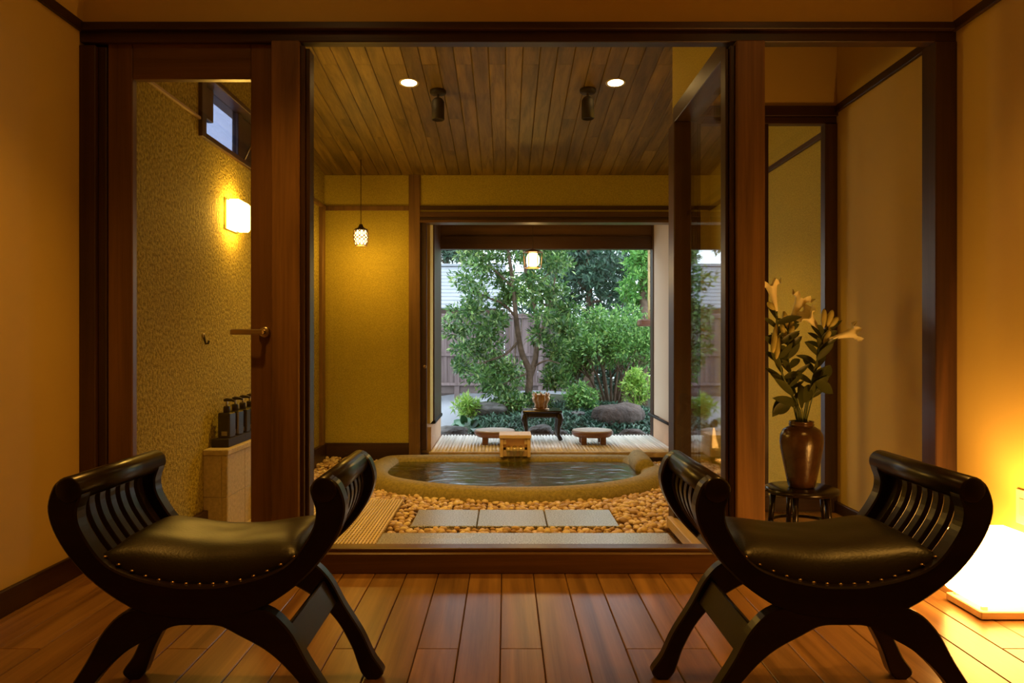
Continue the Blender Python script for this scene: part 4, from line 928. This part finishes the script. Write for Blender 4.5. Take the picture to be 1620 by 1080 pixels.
# --- main tree in front
tb_ = P(836, 648, 9.9); tb_.z = gz(tb_.x, tb_.y)
tr = empty('garden_tree', tb_, 'broad leaved evergreen tree with forked trunk in mid garden', 'tree')
wood_parts = []
def px(x, y, Y): return P(x, y, Y)
YT = 9.9
lines = [([(838, 655), (836, 625), (838, 600), (836, 582), (826, 560), (820, 530), (815, 490), (812, 450), (806, 410), (800, 370)], .055, .02, 0),
         ([(838, 598), (846, 572), (850, 540), (850, 510), (842, 470), (832, 430), (828, 390), (830, 350)], .042, .018, .15),
         ([(850, 545), (862, 505), (872, 470), (880, 430)], .022, .01, .3), ([(815, 500), (795, 480), (770, 470), (745, 455)], .02, .008, -.1), ([(820, 540), (800, 560), (775, 570), (750, 580)], .018, .008, -.25),
         ([(813, 455), (785, 430), (760, 410)], .02, .008, 0), ([(838, 468), (860, 440), (885, 420)], .018, .008, .1), ([(836, 590), (810, 600), (785, 615)], .015, .007, -.3), ([(843, 580), (865, 570), (885, 575)], .015, .007, -.2)]
for pts, r0, r1, dy in lines:
    P3 = [px(x, y, YT + dy * (i / max(1, len(pts) - 1))) for i, (x, y) in enumerate(pts)]; P3 = [Vector(p) for p in catmull(P3, 3)]; n_ = len(P3)
    wood_parts.append(tube_data(P3, [r0 + (r1 - r0) * i / (n_ - 1) for i in range(n_)], 7))
v, f = merge(wood_parts); raw('trunk_and_branches', v, f, 'bark', tr, True)
cl = [(745, 440, 28), (770, 415, 30), (800, 400, 32), (830, 392, 30), (862, 405, 28), (885, 425, 26), (760, 470, 30), (735, 500, 24), (760, 520, 28), (790, 500, 22), (740, 545, 26), (770, 560, 30), (760, 590, 24), (790, 590, 26), (800, 620, 22), (775, 535, 24),
      (800, 440, 24), (840, 440, 22), (880, 460, 28), (895, 490, 24), (870, 500, 24), (895, 520, 20), (865, 535, 20), (880, 560, 22), (870, 590, 22), (815, 635, 20), (850, 630, 18), (780, 380, 40), (830, 360, 40), (875, 380, 36), (740, 395, 30), (725, 520, 16), (727, 575, 16), (786, 610, 22), (885, 600, 20), (800, 470, 20), (850, 475, 18)]
cc = []; ss = []
for (x, y, s) in cl:
    for q_ in range(3): cc.append(P(x + random.uniform(-14, 14), y + random.uniform(-10, 10), YT + random.uniform(-.55, .5))[:]); ss.append(s / 121 * random.uniform(.6, 1.0))
leaf_cloud('foliage', cc, ss, 15000, .080, 'leaf_tree', tr, .42, 1, .3, .7)
# --- clipped round shrub
def shrub(name, cx_, cy_, Y, rx, rz, n, L, mat, label, seed, stems=8, shell=.45, low=-.35, base_y=None, parent_cat='shrub', wid=.4, ry=None):
    c = P(cx_, cy_, Y); b0 = Vector((c.x, Y, gz(c.x, Y))); e = empty(name, b0, label, parent_cat)
    rd = random.Random(seed); rr = np.random.default_rng(seed); k = rx / 6 * Y * 0 + 1
    RX, RZ = rx / F * Y, rz / F * Y; RY = ry if ry else RX * .8
    cen_, siz = [], []
    for i in range(120):
        g = rr.normal(size=3); g /= np.linalg.norm(g); 
        if g[2] < low: g[2] *= -.6
        u = 1 - shell * rr.random() ** 1.5; cen_.append((c.x + g[0] * RX * u * .9, c.y + g[1] * RY * u * .9, c.z + g[2] * RZ * u * .9)); siz.append(RX * rr.uniform(.12, .24))
    leaf_cloud('foliage', cen_, siz, n, L, mat, e, wid, seed, .5)
    pr_ = []
    for i in range(stems):
        th = 2 * math.pi * i / stems; tip = Vector((c.x + math.cos(th) * RX * .6, c.y + math.sin(th) * RY * .6, c.z + RZ * rd.uniform(-.1, .4))); root = b0 + Vector((math.cos(th) * .10 * RX, math.sin(th) * .1 * RX, -.05))
        mid = root.lerp(tip, .45) + Vector((rd.uniform(-.05, .05) * RX, 0, .08)); pr_.append(tube_data([root, mid, tip], [.018 * RX + .006, .013 * RX + .004, .005], 6))
        t2 = mid + Vector((rd.uniform(-.5, .5) * RX, rd.uniform(-.3, .3) * RX, RZ * .5)); pr_.append(tube_data([mid, mid.lerp(t2, .5), t2], [.010 * RX + .003, .008 * RX + .002, .003], 5))
    v, f = merge(pr_); o = raw('stems', v, f, 'bark', e, True)
    return e
shrub('round_shrub', 968, 556, 10.6, 100, 72, 22000, .058, 'leaf_shrub', 'large rounded bright green shrub behind the big rock', 11, 12, .5, ry=.8)
shrub('leafy_bush', 919, 628, 9.4, 30, 24, 2200, .055, 'leaf_shrub', 'small leafy bush left of the big rock', 12, 6, .8, -1)
shrub('leafy_bush', 1006, 612, 9.3, 26, 30, 1900, .055, 'leaf_lime', 'yellow green bush above the big rock at right', 13, 6, .8, -1)
shrub('fern_tuft', 739, 644, 9.2, 23, 20, 1500, .07, 'leaf_lime', 'bright green tuft on the pale gravel at left', 14, 5, .9, -1, wid=.2)
shrub('dark_bush', 905, 585, 10.8, 34, 40, 1500, .08, 'leaf_tree', 'dark leafy bush between tree and round shrub', 15, 6, .8)
shrub('low_bush', 812, 640, 9.3, 26, 16, 1000, .06, 'leaf_tree', 'low dark bush at the foot of the tree', 16, 5, .8, -1)
shrub('lime_bush', 815, 470, 11.6, 22, 30, 700, .07, 'leaf_lime', 'yellow green bush glimpsed behind the tree', 17, 4, .8)
shrub('lime_bush', 800, 600, 11.2, 40, 40, 1300, .07, 'leaf_shrub', 'green bush behind the foot of the tree', 18, 4, .8)
# --- background trees
def bgtree(name, cx_, cy_, Y, rx, rz, n, L, mat, label, seed, wid=.35):
    c = P(cx_, cy_, Y); e = empty(name, (c.x, Y, gz(c.x, Y)), label, 'tree', 'trees behind the garden'); rr = np.random.default_rng(seed); RX, RZ = rx / F * Y, rz / F * Y
    cen_, siz = [], []
    for i in range(90):
        g = rr.normal(size=3); g /= np.linalg.norm(g); u = rr.random() ** .4; cen_.append((c.x + g[0] * RX * u, c.y + g[1] * RX * u * .7, c.z + g[2] * RZ * u)); siz.append(RX * rr.uniform(.16, .30))
    leaf_cloud('foliage', cen_, siz, n, L, mat, e, wid, seed, .3, .6)
    b0 = Vector((c.x, Y, gz(c.x, Y) - .1)); pr_ = [tube_data([b0, b0.lerp(c, .5) + Vector((.05, 0, 0)), c + Vector((0, 0, RZ * .6))], [.10, .08, .03], 8)]
    for i in range(7):
        s_ = b0.lerp(c + Vector((0, 0, RZ * .5)), .4 + .08 * i); a = rr.uniform(0, 6.28); t_ = s_ + Vector((math.cos(a) * RX * .7, math.sin(a) * RX * .5, RZ * .15)); pr_.append(tube_data([s_, s_.lerp(t_, .5) + Vector((0, 0, -.03)), t_], [.035, .022, .008], 6))
    v, f = merge(pr_); raw('trunk', v, f, 'bark', e, True)
bgtree('background_tree', 930, 430, 13.2, 75, 75, 6500, .12, 'leaf_dark', 'dark blue green evergreen tree behind the round shrub', 31)
bgtree('background_tree', 870, 380, 14.2, 70, 90, 4500, .13, 'leaf_dark', 'dark evergreen tree behind the lantern', 32)
bgtree('background_tree', 1015, 420, 12.0, 42, 75, 4200, .085, 'leaf_bright', 'vivid green tree at the right edge of the view', 33, .42)
bgtree('background_tree', 1090, 430, 13.0, 80, 110, 4500, .11, 'leaf_bright', 'green tree beyond the right wing wall', 34, .4)
bgtree('background_tree', 706, 385, 17.5, 55, 36, 3000, .14, 'leaf_dark', 'dark tree above the shed roof', 35)
bgtree('background_tree', 975, 560, 14.5, 120, 75, 7500, .15, 'leaf_dark', 'dark hedge like tree closing the garden behind', 36)
bgtree('background_tree', 620, 330, 19.0, 90, 70, 2800, .17, 'leaf_dark', 'dark tree far left beyond the shed', 37)
bgtree('background_tree', 985, 400, 16.5, 130, 90, 4500, .16, 'leaf_dark', 'tall dark tree behind the vivid green tree', 38)
bgtree('background_tree', 855, 540, 15.0, 75, 75, 3500, .13, 'leaf_dark', 'dark tree in the gap right of the fence', 39)
# --- fence
FY = 13.6; fz0, fz1 = P(0, 622, FY).z, P(0, 497, FY).z; fx0, fx1 = P(560, 0, FY).x, P(900, 0, FY).x
fe = empty('board_fence', ((fx0 + fx1) / 2, FY, fz0), 'weathered brown vertical board fence behind the garden', 'fence')
bwid = .15; x = fx0; k = 0
while x < fx1:
    box('board', x, x + bwid - .008, FY, FY + .02, fz0 + .16, fz1 - .03, 'fence', fe, 0.003)
    if k % 2 == 0: box('batten', x + bwid - .03, x + bwid + .018, FY - .02, FY, fz0 + .16, fz1 - .03, 'fence', fe, 0.003)
    x += bwid; k += 1
for z in (fz0 + .16, (fz0 + fz1) / 2 - .02, fz1 - .05): box('rail', fx0, fx1, FY - .045, FY - .018, z - .02, z + .03, 'fence', fe, 0.003)
x = fx0 + .3
while x < fx1: box('post', x, x + .09, FY - .03, FY + .06, fz0 - .1, fz1, 'fence', fe, 0.004); x += 1.5
box('cap', fx0, fx1, FY - .05, FY + .05, fz1 - .03, fz1 + .01, 'fence', fe, 0.004)
box('kick_board', fx0, fx1, FY, FY + .02, fz0, fz0 + .15, 'shedwall', fe, 0.003)
# --- shed with pale roof
SY = 15.0; ex0, ex1 = P(520, 0, SY).x, P(800, 0, SY).x; ez = P(0, 488, SY).z; rz_ = P(0, 421, SY + 1.5).z
sh = empty('garden_shed', ((ex0 + ex1) / 2, SY + 1, gz(0, 15)), 'low shed with a pale grey sheet roof behind the fence', 'shed')
box('wall', ex0 + .2, ex1 - .2, SY + .25, SY + 2.6, -0.2, ez + .05, 'shedwall', sh, 0)
box('eave', ex0, ex1, SY - .02, SY + .04, ez - .14, ez - .01, 'dark_x', sh, 0.004)
nC = 12
for k in range(nC):
    u0, u1 = k / nC, (k + 1) / nC + .01; y0, y1 = SY - .06 + 1.56 * u0, SY - .06 + 1.56 * u1; z0, z1 = ez + (rz_ - ez) * u0, ez + (rz_ - ez) * u1
    raw('roof_sheet', [(ex0, y0, z0 + .022), (ex1, y0, z0 + .022), (ex1, y1, z1 + .004), (ex0, y1, z1 + .004), (ex0, y0, z0), (ex1, y0, z0), (ex1, y1, z1 - .01), (ex0, y1, z1 - .01)],
        [(0, 1, 2, 3), (7, 6, 5, 4), (0, 4, 5, 1), (1, 5, 6, 2), (2, 6, 7, 3), (3, 7, 4, 0)], 'roof', sh)
box('ridge', ex0, ex1, SY + 1.42, SY + 1.58, rz_ - .01, rz_ + .05, 'roof', sh, 0.01)
# --- rocks
def rock(label, cx_, cy_, Y, rx, rz, seed, mat='rock', ry=None):
    c = P(cx_, cy_, Y); RX, RZ = rx / F * Y, rz / F * Y; RY = ry or RX * .7
    bm = bmesh.new(); bmesh.ops.create_icosphere(bm, subdivisions=4, radius=1)
    o_ = Vector((seed * 3.7, seed, seed * 1.3))
    for v_ in bm.verts:
        n_ = v_.co.copy(); d = 1 + .22 * noise.noise(n_ * 1.1 + o_) + .10 * noise.noise(n_ * 2.7 + o_) + .035 * noise.noise(n_ * 7 + o_)
        fl_ = noise.cell(n_ * 1.7 + o_) * .05; d += fl_ * 0; n_.x = math.copysign(abs(n_.x) ** .8, n_.x)
        v_.co = Vector((c.x + n_.x * RX * d, c.y + n_.y * RY * d, c.z + n_.z * RZ * d * (1 if n_.z > 0 else 1.6)))
    o = from_bm('garden_rock', bm, mat, None, True); tag(o, label, 'rock', 'rocks in the garden')
rock('large brown boulder in front of the round shrub', 976, 660, 8.75, 40, 24, 1, 'rockbrown')
rock('flat grey rock left of the tree foot', 776, 646, 9.3, 32, 9, 2)
rock('dark rock at the left edge of the deck', 714, 682, 8.0, 26, 9, 3)
rock('arched rock under the carved table', 856, 683, 7.95, 19, 11, 4)
rock('low rock right of the right stool behind the deck', 1000, 686, 7.95, 20, 7, 5, 'rockbrown')
rock('small rock behind the right leg of the carved table', 886, 686, 7.98, 12, 6, 6)
rock('half hidden rock behind the left stool', 780, 687, 7.9, 22, 6, 7)
rock('small pale rock left of the boulder', 915, 655, 9.0, 12, 5, 8)
# --- ground cover
n = 15000; r = np.random.default_rng(5)
X = r.uniform(-.75, 2.3, n); Y = r.uniform(7.85, 10.4, n)
keep = ~((X < -.45 + .1 * (Y - 8)) & (Y > 8.25)); X, Y = X[keep], Y[keep]; n = len(X)
Z = np.array([gz(a, c) for a, c in zip(X, Y)]) + r.uniform(0, .05, n)
th = r.uniform(0, 2 * math.pi, n); up = r.uniform(.25, 1.0, n); d = np.stack([np.cos(th), np.sin(th), up], 1); d /= np.linalg.norm(d, axis=1)[:, None]
L = r.uniform(.06, .12, n)[:, None]; s_ = np.stack([-np.sin(th), np.cos(th), np.zeros(n)], 1) * .009
b0 = np.stack([X, Y, Z], 1); mid = b0 + d * L * .6; tip = b0 + d * L + np.array((0, 0, -.02))
Vg = np.stack([b0 - s_, b0 + s_, mid + s_, mid - s_, tip], 1).reshape(-1, 3); i = np.arange(n)[:, None] * 5
Fg = np.concatenate([i + np.array([[0, 1, 2]]), i + np.array([[0, 2, 3]]), i + np.array([[3, 2, 4]])], 0)
gc = fast_mesh('ground_cover', Vg, Fg, 'mondo'); tag(gc, 'dark green mondo grass covering the mound', 'grass', kind='stuff')
# --- broad leaves at left
ft = empty('broad_leaf_plant', P(735, 672, 8.2), 'low plant with broad dark leaves by the left deck corner', 'plant')
for (x, y, dx, dy) in [(735, 674, -22, -6), (732, 674, -14, -14), (738, 674, 4, -18), (742, 675, 16, -14), (745, 676, 18, -4), (728, 676, -20, 2), (736, 672, -6, -20), (748, 674, 6, -16)]:
    v, f = leaf_blade(P(x, y, 8.2 + random.uniform(-.1, .1)), P(x + dx, y + dy, 8.2 + random.uniform(-.2, .2)), .085, .03); raw('leaf', v, f, 'fatsia', ft, True)
# --- bamboo-wrapped post and bracket shelf at the right
bp_ = empty('bamboo_post', (P(1031, 0, 8.0).x, 8.0, 0), 'thin bamboo wrapped post outside the right wing wall', 'post'); q = P(1030, 0, 8.0)
tube('core', [(q.x, 8.0, P(0, 505, 8).z), (q.x, 8.0, 2.16)], .03, 'mat', bp_, 10)
for k in range(7): tube('cane', [(q.x - .034 + .011 * k, 7.975, P(0, 505, 8).z), (q.x - .034 + .011 * k, 7.975, 2.16)], .0055, 'mat', bp_, 6)
for k in range(6): lathe('binding', [(.034, 0), (.037, .004), (.034, .008)], (q.x, 8.0, 1.25 + k * .15), 'bark', bp_, 12)
box('bracket', P(1010, 0, 8).x, q.x + .1, 7.9, 8.1, P(0, 516, 8).z, P(0, 505, 8).z, 'stoolwood', bp_, 0.015)
